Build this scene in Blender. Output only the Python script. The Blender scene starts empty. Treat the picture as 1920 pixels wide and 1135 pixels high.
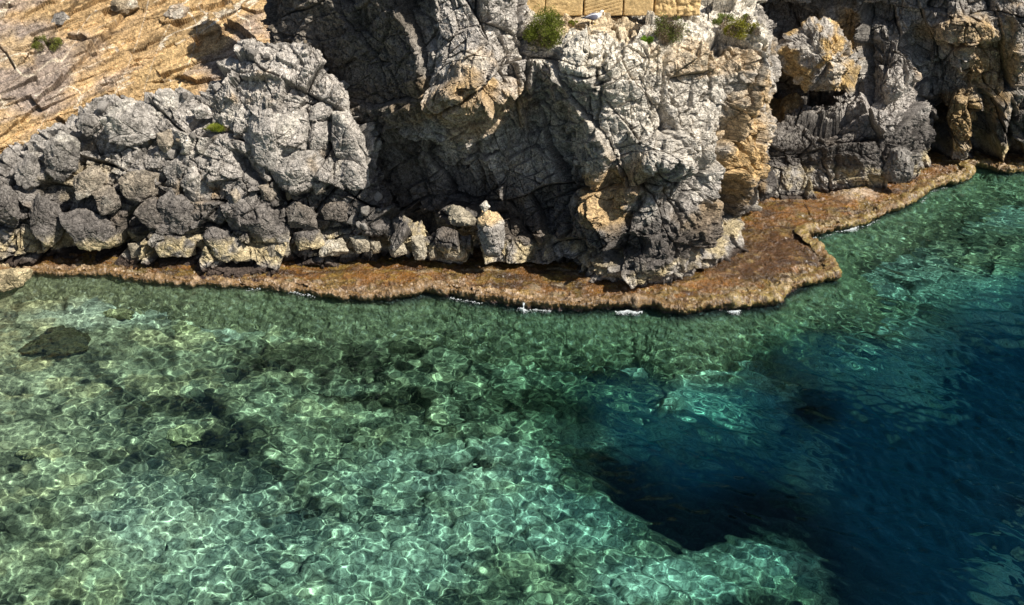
import bpy, bmesh, math, numpy as np
from mathutils import Vector
S = bpy.context.scene
C = S.collection
R_ = math.radians
# ------------------------------------------------------------------ camera, sky, sun, exposure
CH = 12.7
cd = bpy.data.cameras.new('camera'); cam = bpy.data.objects.new('camera', cd); C.objects.link(cam); S.camera = cam
cam.location = (0, 0, CH); cam.rotation_euler = (R_(60), 0, 0); cd.angle = R_(50); cd.clip_end = 2000
SUN = np.array([.56, -.32, .78]); SUN /= np.linalg.norm(SUN)
W = bpy.data.worlds.new('World'); S.world = W; W.use_nodes = True
_nt = W.node_tree; _sky = _nt.nodes.new('ShaderNodeTexSky'); _sky.sky_type = 'NISHITA'; _sky.sun_disc = False
_sky.sun_elevation = math.asin(SUN[2]); _sky.sun_rotation = math.atan2(SUN[0], SUN[1])
_nt.nodes['Background'].inputs[1].default_value = .056
_nt.links.new(_sky.outputs[0], _nt.nodes['Background'].inputs[0])
_l = bpy.data.lights.new('sun', 'SUN'); _l.energy = 5.0; _l.angle = R_(.5); _l.color = (1, .95, .87)
_l.cycles.is_caustics_light = True
sun = bpy.data.objects.new('sun', _l); C.objects.link(sun)
sun.rotation_euler = Vector(SUN).to_track_quat('Z', 'Y').to_euler()
S.view_settings.view_transform = 'Standard'; S.view_settings.look = 'None'
S.view_settings.exposure = .55; S.view_settings.gamma = 1
S.cycles.use_denoising = True
S.cycles.max_bounces = 8; S.cycles.diffuse_bounces = 3; S.cycles.sample_clamp_indirect = 3
rng = np.random.default_rng(7)
F32 = np.float32
# ------------------------------------------------------------------ photo pixel <-> place
FP = 960 / math.tan(R_(25)); S30, C30 = .5, math.cos(R_(30))
def ray(px, py):
    a = (np.asarray(px, float) - 960) / FP; b = (567.5 - np.asarray(py, float)) / FP
    return np.stack([a, C30 + b * S30, -S30 + b * C30], -1)
def at(px, py, Y):
    d = ray(px, py); t = np.asarray(Y, float) / d[..., 1]
    return d * t[..., None] + np.array([0, 0, CH])
def atz(px, py, z=0.):
    d = ray(px, py); t = (z - CH) / d[..., 2]
    return d * t[..., None] + np.array([0, 0, CH])
def proj(P):
    x = P[..., 0]; y = P[..., 1]; z = P[..., 2] - CH
    f = y * C30 - z * S30; u = y * S30 + z * C30
    return 960 + FP * x / f, 567.5 - FP * u / f
# ------------------------------------------------------------------ noise
def _h(ix, iy, iz, s):
    h = (ix.astype(np.uint32) * np.uint32(374761393) + iy.astype(np.uint32) * np.uint32(668265263)
         + iz.astype(np.uint32) * np.uint32(2147483647) + np.uint32(s * 974634777 % 4294967296))
    h = (h ^ (h >> np.uint32(13))) * np.uint32(1274126177)
    h = (h ^ (h >> np.uint32(15))) * np.uint32(2246822519)
    return h ^ (h >> np.uint32(16))
def _u(h): return (h & np.uint32(0xFFFFFF)).astype(F32) / F32(16777216.)
def vnoise(P, s=0):
    P = P.astype(F32); f = np.floor(P); i = f.astype(np.int64); t = P - f; t = t * t * t * (t * (t * 6 - 15) + 10)
    o = 0
    for a in (0, 1):
        wa = t[..., 0] if a else 1 - t[..., 0]
        for b in (0, 1):
            wb = wa * (t[..., 1] if b else 1 - t[..., 1])
            for c in (0, 1):
                wc = wb * (t[..., 2] if c else 1 - t[..., 2])
                o = o + wc * _u(_h(i[..., 0] + a, i[..., 1] + b, i[..., 2] + c, s))
    return o * 2 - 1
def fbm(P, sc, n=4, s=0, g=.5):
    o = 0; a = 1.; t = 0.
    for k in range(n):
        o = o + a * vnoise(P * sc + 17.3 * k, s + k); t += a; a *= g; sc *= 2.03
    return o / t
def worley(P, s=0, jit=.95):
    P = P.astype(F32); f = np.floor(P); i = f.astype(np.int64)
    sh = P.shape[:-1]; F1 = np.full(sh, 9, F32); F2 = np.full(sh, 9, F32); ID = np.zeros(sh, np.uint32)
    V = np.zeros(P.shape, F32)
    for a in (-1, 0, 1):
        for b in (-1, 0, 1):
            for c in (-1, 0, 1):
                h = _h(i[..., 0] + a, i[..., 1] + b, i[..., 2] + c, s)
                jx = (h & np.uint32(1023)).astype(F32) / 1023; jy = ((h >> np.uint32(10)) & np.uint32(1023)).astype(F32) / 1023
                jz = ((h >> np.uint32(20)) & np.uint32(1023)).astype(F32) / 1023
                vx = P[..., 0] - (f[..., 0] + a + .5 + jit * (jx - .5)); vy = P[..., 1] - (f[..., 1] + b + .5 + jit * (jy - .5))
                vz = P[..., 2] - (f[..., 2] + c + .5 + jit * (jz - .5))
                d = vx * vx + vy * vy + vz * vz
                n = d < F1
                F2 = np.where(n, F1, np.minimum(F2, d)); F1 = np.where(n, d, F1); ID = np.where(n, h, ID)
                V[..., 0] = np.where(n, vx, V[..., 0]); V[..., 1] = np.where(n, vy, V[..., 1]); V[..., 2] = np.where(n, vz, V[..., 2])
    return np.sqrt(F1), np.sqrt(F2), ID, V
def idr(ID, k): return _u(_h(ID.astype(np.int64) & 0xFFFFFF, ID.astype(np.int64) >> 12, np.full(ID.shape, k, np.int64), k + 5))
def sst(a, b, x):
    t = np.clip((x - a) / (b - a), 0, 1); return t * t * (3 - 2 * t)
def rotm(ax, ay, az):
    cx, sx, cy, sy, cz, sz = math.cos(ax), math.sin(ax), math.cos(ay), math.sin(ay), math.cos(az), math.sin(az)
    A = np.array([[1, 0, 0], [0, cx, -sx], [0, sx, cx]]); B = np.array([[cy, 0, sy], [0, 1, 0], [-sy, 0, cy]])
    D = np.array([[cz, -sz, 0], [sz, cz, 0], [0, 0, 1]]); return D @ B @ A
def joints(Q, s_, ratio, seed):
    r0 = np.random.default_rng(seed + 500); B = np.eye(3) + r0.uniform(-.28, .28, (3, 3)); B /= np.linalg.norm(B, axis=1, keepdims=True)
    I = []; Dm = np.full(Q.shape[:-1], 9, F32); V = np.zeros(Q.shape, F32); prev = np.zeros(Q.shape[:-1], np.int64)
    for k in (2, 0, 1):
        h = Q @ B[k] / (s_ * ratio[k]) + .16 * vnoise(Q * (.9 / s_), seed + k)
        if I: h = h + _u(_h(prev, np.full(prev.shape, k), prev * 0, seed)) * .9
        h = h + .3 * vnoise(np.stack([h * .7, prev * .37, prev * 0], -1), seed + 9 + k)
        i = np.floor(h); fr = (h - i).astype(F32); V[..., k] = (fr - .5) * ratio[k]; Dm = np.minimum(Dm, np.minimum(fr, 1 - fr) * ratio[k])
        i = i.astype(np.int64); I.append(i); prev = prev * 7 + i
    return Dm, _h(I[0], I[1], I[2], seed), V
# fractured rock: nested tilted blocks with open joints.  returns displacement and joint mask
def fracture(P, layers, rot=(0, 0, 0), warp=.07, seed=0, strata=None, fine=.02, basis=None):
    M = rotm(*rot) if basis is None else basis; Q = P @ M.T
    w = np.stack([fbm(Q, .8, 3, seed + 11), fbm(Q, .8, 3, seed + 21), fbm(Q, .8, 3, seed + 31)], -1)
    Q = Q + w * warp
    D = 0; J = 0
    for k, (sc, an, off, tilt, crw, crd) in enumerate(layers):
        if len(an) == 4: dm, ID, V = joints(Q, sc, an, seed + k * 7); F1 = 0; F2 = dm * 2
        else:
            q = Q / (np.array(an) * sc) + 3.7 * k; F1, F2, ID, V = worley(q, seed + k * 7)
        g = sum(V[..., j] * (idr(ID, 1 + j) - .5) * 2 for j in range(3))
        D = D + (idr(ID, 9) - .5) * 2 * off + g * tilt
        c = 1 - sst(0, crw, F2 - F1); keep = .35 + .65 * sst(-.25, .25, fbm(Q, 1.2, 2, seed + 77 + k))
        D = D - c * crd * keep; J = np.maximum(J, c * keep * min(1, crd * 9))
    if strata:
        ax, per, amp = strata
        ax = np.array(ax) / np.linalg.norm(ax)
        h = P @ ax + .12 * fbm(P, .9, 3, seed + 3); t = h / per + .9 * fbm(P, 2.2, 2, seed + 5)
        fr = t - np.floor(t)
        st = sst(.0, .55, fr) * (1 - sst(.6, 1, fr)); rv = _u(_h(np.floor(t).astype(np.int64), (P[..., 0] * 1.3 + P[..., 2]).astype(np.int64), np.zeros(t.shape, np.int64), 4))
        D = D + amp * st * (.4 + rv)
        J = np.maximum(J, (1 - sst(0, .18, fr)) * .35)
    q = Q / .105 + 1.7; F1, F2, ID, V = worley(q, seed + 91); g = sum(V[..., j] * (idr(ID, 1 + j) - .5) * 2 for j in range(3))
    D = D + ((idr(ID, 9) - .5) * .5 + g * 1.1) * fine * .75 - (1 - sst(0, .16, F2 - F1)) * fine * .5
    D = D + fine * (1.1 * fbm(P, 6, 4, seed + 41, .65)) + fine * .8 * (1 - 2 * np.abs(fbm(P, 3.1, 3, seed + 51)))
    return D, J
# ------------------------------------------------------------------ mesh helpers
def mesh_obj(name, co, faces, mat, parent=None, col=None, smooth=True, link=True):
    me = bpy.data.meshes.new(name); co = np.asarray(co, F32).reshape(-1, 3)
    faces = np.asarray(faces, np.int32); n = faces.shape[1]
    me.vertices.add(len(co)); me.vertices.foreach_set('co', co.ravel())
    me.loops.add(faces.size); me.loops.foreach_set('vertex_index', faces.ravel())
    me.polygons.add(len(faces)); me.polygons.foreach_set('loop_start', (np.arange(len(faces)) * n).astype(np.int32))
    me.update(calc_edges=True)
    me.polygons.foreach_set('use_smooth', np.full(len(faces), smooth, bool))
    if col is not None:
        ca = me.color_attributes.new('tone', 'FLOAT_COLOR', 'POINT')
        c4 = np.ones((len(co), 4), F32); c4[:, :3] = np.asarray(col).reshape(-1, 3); ca.data.foreach_set('color', c4.ravel())
    if mat: me.materials.append(mat)
    o = bpy.data.objects.new(name, me)
    if link: C.objects.link(o)
    if parent: o.parent = parent
    return o
def gfaces(n, m):
    i = np.arange(n * m).reshape(n, m)
    return np.stack([i[:-1, :-1], i[1:, :-1], i[1:, 1:], i[:-1, 1:]], -1).reshape(-1, 4)
def tag(o, label=None, cat=None, group=None, kind=None):
    if label: o['label'] = label
    if cat: o['category'] = cat
    if group: o['group'] = group
    if kind: o['kind'] = kind
    return o
def empty(name, loc):
    o = bpy.data.objects.new(name, None); o.location = loc; o.empty_display_size = .2; C.objects.link(o); return o
def cr(ctrl, n, axis):   # Catmull-Rom resample along an axis, chord-length paced
    A = np.moveaxis(np.asarray(ctrl, float), axis, 0); m = A.shape[0]
    L = np.linalg.norm(np.diff(A[..., :3], axis=0), axis=-1).reshape(m - 1, -1).mean(1); L = np.maximum(L, L.mean() * .15)
    s = np.concatenate([[0], np.cumsum(L)]); u = np.linspace(0, s[-1], n)
    k = np.clip(np.searchsorted(s, u, 'right') - 1, 0, m - 2); t = (u - s[k]) / L[k]
    p0 = A[np.maximum(k - 1, 0)]; p1 = A[k]; p2 = A[k + 1]; p3 = A[np.minimum(k + 2, m - 1)]
    t = t.reshape(-1, *([1] * (A.ndim - 1)))
    m1 = (p2 - p0) * .5; m2 = (p3 - p1) * .5
    o = (2 * t**3 - 3 * t**2 + 1) * p1 + (t**3 - 2 * t**2 + t) * m1 + (-2 * t**3 + 3 * t**2) * p2 + (t**3 - t**2) * m2
    return np.moveaxis(o, 0, axis)
def normals(P):
    du = np.gradient(P, axis=1); dv = np.gradient(P, axis=0)
    N = np.cross(dv, du); N /= np.linalg.norm(N, axis=-1, keepdims=True) + 1e-9
    return N
def blur(N, k):
    for ax in (0, 1):
        for _ in range(2):
            A = np.moveaxis(N, ax, 0); A = np.concatenate([A[:1]] * k + [A] + [A[-1:]] * k); c = np.cumsum(np.concatenate([A[:1] * 0, A]), 0)
            N = np.moveaxis((c[2 * k + 1:] - c[:-2 * k - 1]) / (2 * k + 1), 0, ax)
    return N / (np.linalg.norm(N, axis=-1, keepdims=True) + 1e-9)
def seg_d(x, y, pts):
    d = np.full(x.shape, 1e9)
    for (x0, y0), (x1, y1) in zip(pts[:-1], pts[1:]):
        vx, vy = x1 - x0, y1 - y0; t = np.clip(((x - x0) * vx + (y - y0) * vy) / (vx * vx + vy * vy + 1e-9), 0, 1)
        d = np.minimum(d, np.hypot(x - x0 - t * vx, y - y0 - t * vy))
    return d
def blob(x, y, b):      # soft ellipse in plan of the photo: cx, cy, rx, ry, angle
    cx, cy, rx, ry = b[:4]; a = R_(b[4]) if len(b) > 4 else 0
    u = (x - cx) * math.cos(a) + (y - cy) * math.sin(a); v = -(x - cx) * math.sin(a) + (y - cy) * math.cos(a)
    return np.sqrt((u / rx)**2 + (v / ry)**2)
# ------------------------------------------------------------------ materials
def nodes(m):
    m.use_nodes = True; t = m.node_tree; t.nodes.clear(); return t
def rock_mat(name, rough=.9, bump=.9, sc=14, grain=.32, spec=.2, wet=False, crack=True):
    m = bpy.data.materials.new(name); t = nodes(m); N = t.nodes.new; K = t.links.new
    out = N('ShaderNodeOutputMaterial'); b = N('ShaderNodeBsdfPrincipled'); K(b.outputs[0], out.inputs[0])
    b.inputs['Roughness'].default_value = rough; b.inputs['Specular IOR Level'].default_value = spec
    at_ = N('ShaderNodeAttribute'); at_.attribute_name = 'tone'
    tc = N('ShaderNodeTexCoord')
    n1 = N('ShaderNodeTexNoise'); n1.inputs['Scale'].default_value = sc; n1.inputs['Detail'].default_value = 7; n1.inputs['Roughness'].default_value = .68
    K(tc.outputs['Object'], n1.inputs['Vector'])
    mp = N('ShaderNodeMapRange'); mp.inputs[1].default_value = .3; mp.inputs[2].default_value = .7
    mp.inputs[3].default_value = 1 - grain; mp.inputs[4].default_value = 1 + grain
    K(n1.outputs[0], mp.inputs[0])
    mul = N('ShaderNodeVectorMath'); mul.operation = 'SCALE'; K(at_.outputs['Color'], mul.inputs[0]); K(mp.outputs[0], mul.inputs['Scale'])
    last = mul.outputs[0]
    n0 = N('ShaderNodeTexNoise'); n0.inputs['Scale'].default_value = sc * 2.6; n0.inputs['Detail'].default_value = 4; n0.inputs['Roughness'].default_value = .75
    K(tc.outputs['Object'], n0.inputs['Vector'])
    m0 = N('ShaderNodeMapRange'); m0.inputs[1].default_value = .36; m0.inputs[2].default_value = .60; m0.inputs[3].default_value = 1 - grain * 1.5; m0.inputs[4].default_value = 1 + grain * .9
    K(n0.outputs[0], m0.inputs[0]); ml = N('ShaderNodeVectorMath'); ml.operation = 'SCALE'; K(last, ml.inputs[0]); K(m0.outputs[0], ml.inputs['Scale']); last = ml.outputs[0]
    hgt = n1.outputs[0]
    if crack:
        v = N('ShaderNodeTexVoronoi'); v.feature = 'DISTANCE_TO_EDGE'; v.inputs['Scale'].default_value = sc * .32
        wv = N('ShaderNodeVectorMath'); wv.operation = 'MULTIPLY_ADD'; wv.inputs[1].default_value = (.35, .35, .35)
        K(n1.outputs['Color'], wv.inputs[0]); K(tc.outputs['Object'], wv.inputs[2]); K(wv.outputs[0], v.inputs['Vector'])
        r = N('ShaderNodeMapRange'); r.inputs[1].default_value = 0; r.inputs[2].default_value = .05
        K(v.outputs['Distance'], r.inputs[0])
        rc = N('ShaderNodeMapRange'); rc.inputs[1].default_value = 0; rc.inputs[2].default_value = .035; rc.inputs[3].default_value = .68; rc.inputs[4].default_value = 1
        K(v.outputs['Distance'], rc.inputs[0]); mc = N('ShaderNodeVectorMath'); mc.operation = 'SCALE'; K(last, mc.inputs[0]); K(rc.outputs[0], mc.inputs['Scale']); last = mc.outputs[0]
        ad = N('ShaderNodeMath'); ad.operation = 'MULTIPLY_ADD'; ad.inputs[1].default_value = .35
        K(r.outputs[0], ad.inputs[0]); K(n1.outputs[0], ad.inputs[2]); hgt = ad.outputs[0]
    K(last, b.inputs['Base Color'])
    bp = N('ShaderNodeBump'); bp.inputs['Strength'].default_value = bump; bp.inputs['Distance'].default_value = .06
    K(hgt, bp.inputs['Height']); K(bp.outputs[0], b.inputs['Normal'])
    return m
def plain(name, col, rough=.7, spec=.3, var=.15, sc=30):
    m = bpy.data.materials.new(name); t = nodes(m); N = t.nodes.new; K = t.links.new
    out = N('ShaderNodeOutputMaterial'); b = N('ShaderNodeBsdfPrincipled'); K(b.outputs[0], out.inputs[0])
    b.inputs['Roughness'].default_value = rough; b.inputs['Specular IOR Level'].default_value = spec
    tc = N('ShaderNodeTexCoord'); n = N('ShaderNodeTexNoise'); n.inputs['Scale'].default_value = sc; K(tc.outputs['Object'], n.inputs['Vector'])
    r = N('ShaderNodeMapRange'); r.inputs[3].default_value = 1 - var; r.inputs[4].default_value = 1 + var; K(n.outputs[0], r.inputs[0])
    v = N('ShaderNodeVectorMath'); v.operation = 'SCALE'; v.inputs[0].default_value = col; K(r.outputs[0], v.inputs['Scale']); K(v.outputs[0], b.inputs['Base Color'])
    return m
M_rock = rock_mat('limestone'); M_slope = rock_mat('ochre schist', bump=.7, sc=11)
M_boulder = rock_mat('boulder limestone', sc=13, bump=.85)
M_shelf = rock_mat('algae crust', rough=.30, bump=1., sc=18, grain=.45, spec=.6, crack=False)
_b = next(n for n in M_shelf.node_tree.nodes if n.type == 'BSDF_PRINCIPLED'); _b.inputs['Coat Weight'].default_value = .35; _b.inputs['Coat Roughness'].default_value = .35
M_bed = rock_mat('seabed stone', rough=1, bump=.3, sc=8, grain=.42, spec=0)
GREY = np.array([.50, .455, .40]); PALE = np.array([.74, .68, .57]); OCHRE = np.array([.50, .33, .15]); YEL = np.array([.55, .35, .11])
CHAR = np.array([.10, .088, .078]); CREAM = np.array([.56, .45, .25]); BROWN = np.array([.20, .14, .085])
def mix(a, b, f): return a * (1 - f[..., None]) + b * f[..., None]
def tone(P, J, base=GREY, seed=0, ochre=.25, zone=True, var=.3):
    """the stone's own colours: grey body, ochre iron patches, pale lime skin, black lichen belt and cream belt above the sea"""
    n = fbm(P, .7, 4, seed + 1); n2 = fbm(P, 2.6, 4, seed + 2, .6); n3 = fbm(P, 9., 3, seed + 9, .6)
    c = np.broadcast_to(base, P.shape).astype(F32) * (1 + var * n2 + .25 * n3)[..., None]
    c = mix(c, OCHRE * (1 + .4 * n3)[..., None], sst(.28 - ochre, .6 - ochre, n) * .75)
    c = mix(c, PALE * (1 + .2 * n3)[..., None], sst(.12, .5, fbm(P, 1.7, 4, seed + 4, .6)) * .55)
    c = c * (1 - .38 * sst(.05, .4, fbm(P * np.array([2.4, 2.4, .5]), 1, 4, seed + 15, .6)))[..., None]
    if zone:
        z = P[..., 2] + .35 * n + .25 * n2
        dk = sst(.75, 1.0, z) * (1 - sst(1.5, 2.6, z))
        c = mix(c, CHAR * (1.3 + .8 * n3)[..., None], dk * .86)
        cm = (1 - sst(.8, 1.0, z)) * sst(.25, .45, P[..., 2] + .1 * n2) * sst(-.45, .15, n2 + .8 * n)
        c = mix(c, CREAM * (1 + .35 * n3)[..., None], cm * .85)
        c = mix(c, np.array([.05, .03, .02]), (1 - sst(.2, .34, P[..., 2] + .08 * n2)) * .9)
    return c * (1 - .55 * J)[..., None]
def sheet(name, ctrl, nu, nv, mat, frac, tonef, label, cat, stamps=(), cuts=(), flip=False, amp=1.):
    P = cr(cr(ctrl, nv, 0), nu, 1); N = normals(P)
    if flip: N = -N
    N = blur(N, 12)
    x, y = proj(P)
    for (cx, cy, rx, ry, an, am) in stamps:
        d = blob(x, y, (cx, cy, rx, ry, an)); P = P + N * (am * (1 - sst(.55, 1.15, d + .15 * vnoise(P * 2.5, 3))))[..., None]
    N = blur(N, 28)
    D, J = fracture(P, **frac)
    for pts, wd, dp in cuts:
        dd = seg_d(x + 14 * fbm(P, 1.5, 3, 8), y + 10 * fbm(P, 1.5, 3, 9), pts)
        k = np.exp(-(dd / wd)**2); D = D - dp * k; J = np.maximum(J, k * .5)
    P2 = P + N * (D * amp)[..., None]
    o = mesh_obj(name, P2, gfaces(*P2.shape[:2]), mat, col=tonef(P2, J, x, y), smooth=False)
    tag(o, label, None, kind='structure'); return o, P2
# ------------------------------------------------------------------ the headland
def net(rows): return np.array([[at(*p) for p in r] for r in rows])
HL = [
 [(520,-160,27.5),(500,-160,26.6),(590,-160,26),(690,-160,25.3),(790,-160,24.4),(860,-160,24.2),(940,-140,24.2),(1000,-40,26.2),(1060,5,26.8),(1110,8,26.8),(1180,8,26.8),(1250,6,26.8),(1320,-10,27),(1380,-25,27.4),(1415,-10,28),(1400,-10,31)],
 [(525,0,27.5),(506,0,26.4),(600,0,25.8),(700,0,25.0),(800,0,24.05),(870,0,23.9),(945,5,24.1),(1000,38,24.9),(1060,52,24.7),(1120,55,24.6),(1180,52,24.8),(1250,50,24.9),(1330,45,25.2),(1392,42,25.6),(1415,45,26.3),(1425,40,31)],
 [(540,90,27.5),(515,90,26.3),(605,90,25.7),(705,90,24.95),(805,90,23.95),(870,90,23.7),(950,95,23.85),(1010,95,24.05),(1068,92,23.5),(1120,84,23.45),(1180,90,23.65),(1250,95,23.85),(1330,95,24.1),(1390,82,24.5),(1432,72,25.4),(1425,90,31)],
 [(560,170,27.5),(535,170,26.2),(625,170,25.6),(718,170,24.9),(812,170,23.9),(880,160,23.25),(960,165,23.55),(1012,170,24.1),(1065,165,23.6),(1120,165,23.15),(1185,165,23.2),(1255,165,23.4),(1335,165,23.8),(1392,160,24.3),(1428,160,25.3),(1425,170,31)],
 [(580,240,27.5),(555,240,26.1),(642,240,25.5),(732,240,25.0),(822,240,24.2),(885,235,24.0),(960,240,24.2),(1010,240,24.35),(1066,240,23.8),(1120,240,22.95),(1190,240,22.85),(1260,240,23.05),(1335,240,23.5),(1386,240,24.2),(1420,240,25.3),(1425,240,31)],
 [(600,320,27.5),(575,320,26),(662,320,25.5),(750,320,25.0),(832,320,24.7),(890,320,24.5),(960,320,24.15),(1012,320,24.25),(1068,320,23.7),(1125,320,22.9),(1196,320,22.5),(1266,320,22.7),(1330,320,23.3),(1386,320,24.2),(1408,320,25.4),(1440,320,31)],
 [(620,400,27.5),(595,400,26),(680,400,25.4),(765,400,24.95),(842,400,24.55),(897,400,24.25),(962,400,23.9),(1015,400,23.9),(1072,400,23.3),(1132,400,22.8),(1200,400,22.5),(1270,400,22.5),(1322,400,23.1),(1366,400,24.2),(1404,400,25.5),(1440,400,31)],
 [(640,480,27.5),(610,480,26),(692,480,25.3),(775,480,24.85),(848,480,24.3),(902,480,23.9),(962,480,23.5),(1018,480,23.4),(1078,480,22.9),(1140,480,22.5),(1206,480,22.3),(1268,480,22.25),(1306,480,22.9),(1350,480,24.1),(1392,480,25.6),(1440,480,31)],
 [(650,620,27.5),(620,620,26),(700,620,25.3),(780,620,24.8),(850,620,24.3),(905,620,23.9),(965,620,23.5),(1020,620,23.4),(1080,620,22.9),(1142,620,22.5),(1208,620,22.3),(1266,620,22.2),(1306,620,22.9),(1350,620,24.1),(1392,620,25.6),(1440,620,31)],
]
def head_tone(P, J, x, y):
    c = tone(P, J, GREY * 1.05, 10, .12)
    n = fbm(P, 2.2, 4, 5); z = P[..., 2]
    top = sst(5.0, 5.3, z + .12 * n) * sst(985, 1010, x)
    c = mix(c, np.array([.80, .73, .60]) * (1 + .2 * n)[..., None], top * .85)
    soil = sst(1.2, .8, blob(x, y, (1110, 48, 95, 22)) + .5 * n) * top
    c = mix(c, np.array([.66, .50, .29]) * (1 + .15 * n)[..., None], soil * .8)
    yl = np.maximum(sst(1.2, .6, blob(x, y, (1398, 255, 28, 120, 8)) + .7 * n), .7 * sst(1.2, .6, blob(x, y, (900, 200, 90, 55)) + .7 * n))
    yl = np.maximum(yl, sst(1.2, .6, blob(x, y, (1130, 370, 50, 60, -30)) + .7 * n))
    yl = np.maximum(yl, .8 * sst(1.2, .6, blob(x, y, (1320, 110, 120, 35)) + .8 * n))
    c = mix(c, np.array([.58, .38, .16]) * (1 + .5 * fbm(P, 8, 3, 2))[..., None], np.clip(yl, 0, 1) * .75)
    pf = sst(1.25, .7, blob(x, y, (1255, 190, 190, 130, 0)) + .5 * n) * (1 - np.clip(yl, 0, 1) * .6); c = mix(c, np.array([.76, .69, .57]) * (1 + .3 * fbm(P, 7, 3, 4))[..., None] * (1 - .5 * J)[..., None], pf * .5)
    dk = sst(1.2, .7, blob(x, y, (1200, 465, 110, 45)) + .6 * n)
    c = mix(c, CHAR * 1.2, dk * .7)
    wall_shade = sst(830, 760, x + 40 * n)  # left wall: its shade deepened by a darker, warmer base colour
    return mix(c, np.array([.17, .145, .115]) * (1 + .5 * n)[..., None], wall_shade * .85)
LAY = [(1.5, (1, 1, 1.5, 0), .15, .44, .045, .22), (.8, (1, 1, 1.1), .06, .17, .05, .09), (.40, (1, 1, 1.25, 0), .042, .12, .06, .06), (.19, (1, 1, 1), .015, .05, .09, .025)]
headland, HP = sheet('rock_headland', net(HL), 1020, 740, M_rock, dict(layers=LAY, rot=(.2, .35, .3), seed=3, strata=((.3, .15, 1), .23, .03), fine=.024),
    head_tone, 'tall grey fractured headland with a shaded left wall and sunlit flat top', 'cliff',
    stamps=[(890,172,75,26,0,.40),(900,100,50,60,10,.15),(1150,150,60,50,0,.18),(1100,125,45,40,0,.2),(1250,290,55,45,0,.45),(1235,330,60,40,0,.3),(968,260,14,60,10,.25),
            (1400,150,30,70,5,.2),(1330,230,70,90,0,.12),(1130,430,30,60,-20,.3),(1330,330,14,110,0,.22),(1395,340,16,90,5,.25),(1290,420,50,40,0,.15),(860,400,35,26,0,.3),(760,60,60,90,0,-.1),(1160,320,30,70,20,-.3),(1080,470,50,25,0,-.3),(1185,460,35,26,0,-.45),(1000,508,110,20,4,-.7),(1150,480,40,22,0,-.4),(800,430,50,30,0,-.3),(1235,500,50,16,0,.15),(1100,520,40,14,0,.2)],
    cuts=[([(1243,100),(1240,190),(1246,260)],5,.22),([(1130,110),(1124,190),(1118,250)],4,.2),([(1398,100),(1375,180),(1362,260),(1350,400)],6,.25),
          ([(985,30),(988,150)],4,.2),([(1060,200),(1050,330),(1062,450)],8,.3),([(800,40),(812,160)],5,.1),([(700,120),(760,240),(800,380)],4,.12),([(890,260),(900,420)],6,.2),([(1230,320),(1180,420)],8,.25),([(1362,300),(1370,400)],12,.5)])
# ------------------------------------------------------------------ left grey mass
topL = [(-120,400,24.6),(-40,365,24.8),(30,315,25.0),(90,265,25.2),(150,225,25.3),(230,200,25.4),(300,192,25.4),(360,172,25.4),(430,125,25.35),(480,112,25.3),(530,104,25.2),(578,98,25.1),(622,150,24.95),(655,220,24.75),(690,310,24.5),(720,390,24.25),(750,420,24.05),(800,440,23.85),(845,448,23.7),(884,458,23.55)]
basL = [(-120,490),(-40,485),(30,480),(90,478),(150,478),(230,482),(300,485),(360,490),(430,493),(480,492),(530,488),(575,485),(612,482),(645,480),(680,480),(715,482),(752,485),(800,488),(845,491),(886,491)]
rows = []
T = [at(*p) for p in topL]; Bq = [atz(x, y, .3) for x, y in basL]
rows.append([t + np.array([.1, 1.6, -1.8]) for t in T]); rows.append([t + np.array([0, .5, -.12]) for t in T]); rows.append(T)
for f in (.2, .4, .6, .8, 1.):
    rows.append([t * (1 - f) + b * f + np.array([0, .12 - .28 * math.sin(math.pi * f) , .35 * math.sin(math.pi * f)]) for t, b in zip(T, Bq)])
rows.append([b + np.array([0, .15, -1.3]) for b in Bq])
def left_tone(P, J, x, y):
    c = tone(P, J, GREY * (.80 + .25 * sst(2.2, 4.2, P[..., 2:3])), 30, -.02)  # grey lifted with height, putting the sunlit look of the upper rock into the colour
    n = fbm(P, 2.2, 4, 6)
    yl = sst(1.2, .6, blob(x, y, (140, 330, 70, 40)) + .7 * n)
    return mix(c, np.array([.48, .38, .22]), yl * .5)
LAYL = [(1.5, (1, 1, 1.1, 0), .12, .50, .05, .34), (.72, (1, 1, 1), .07, .24, .06, .15), (.36, (1, 1, 1, 0), .038, .12, .07, .06), (.17, (1, 1, 1), .014, .045, .09, .022)]
leftm, LP = sheet('rock_outcrop', np.array(rows), 760, 400, M_rock, dict(layers=LAYL, rot=(.4, -.5, .2), seed=23, fine=.03), left_tone,
    'broken grey outcrop carrying the boulder pile, left of the shaded wall', 'rock outcrop',
    stamps=[(170,476,60,12,0,-.6),(325,478,45,14,0,-.6),(450,492,36,10,0,-.5),(700,450,40,14,0,-.2)],
    cuts=[([(512,330),(545,400),(555,470)],7,.5),([(130,400),(170,470)],6,.3),([(245,400),(290,470)],8,.35),([(60,400),(90,470)],5,.25),([(440,290),(510,370)],9,.35),([(340,280),(300,340)],6,.25),([(575,200),(580,330)],4,.2),([(615,190),(628,330)],3,.15)])
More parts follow.
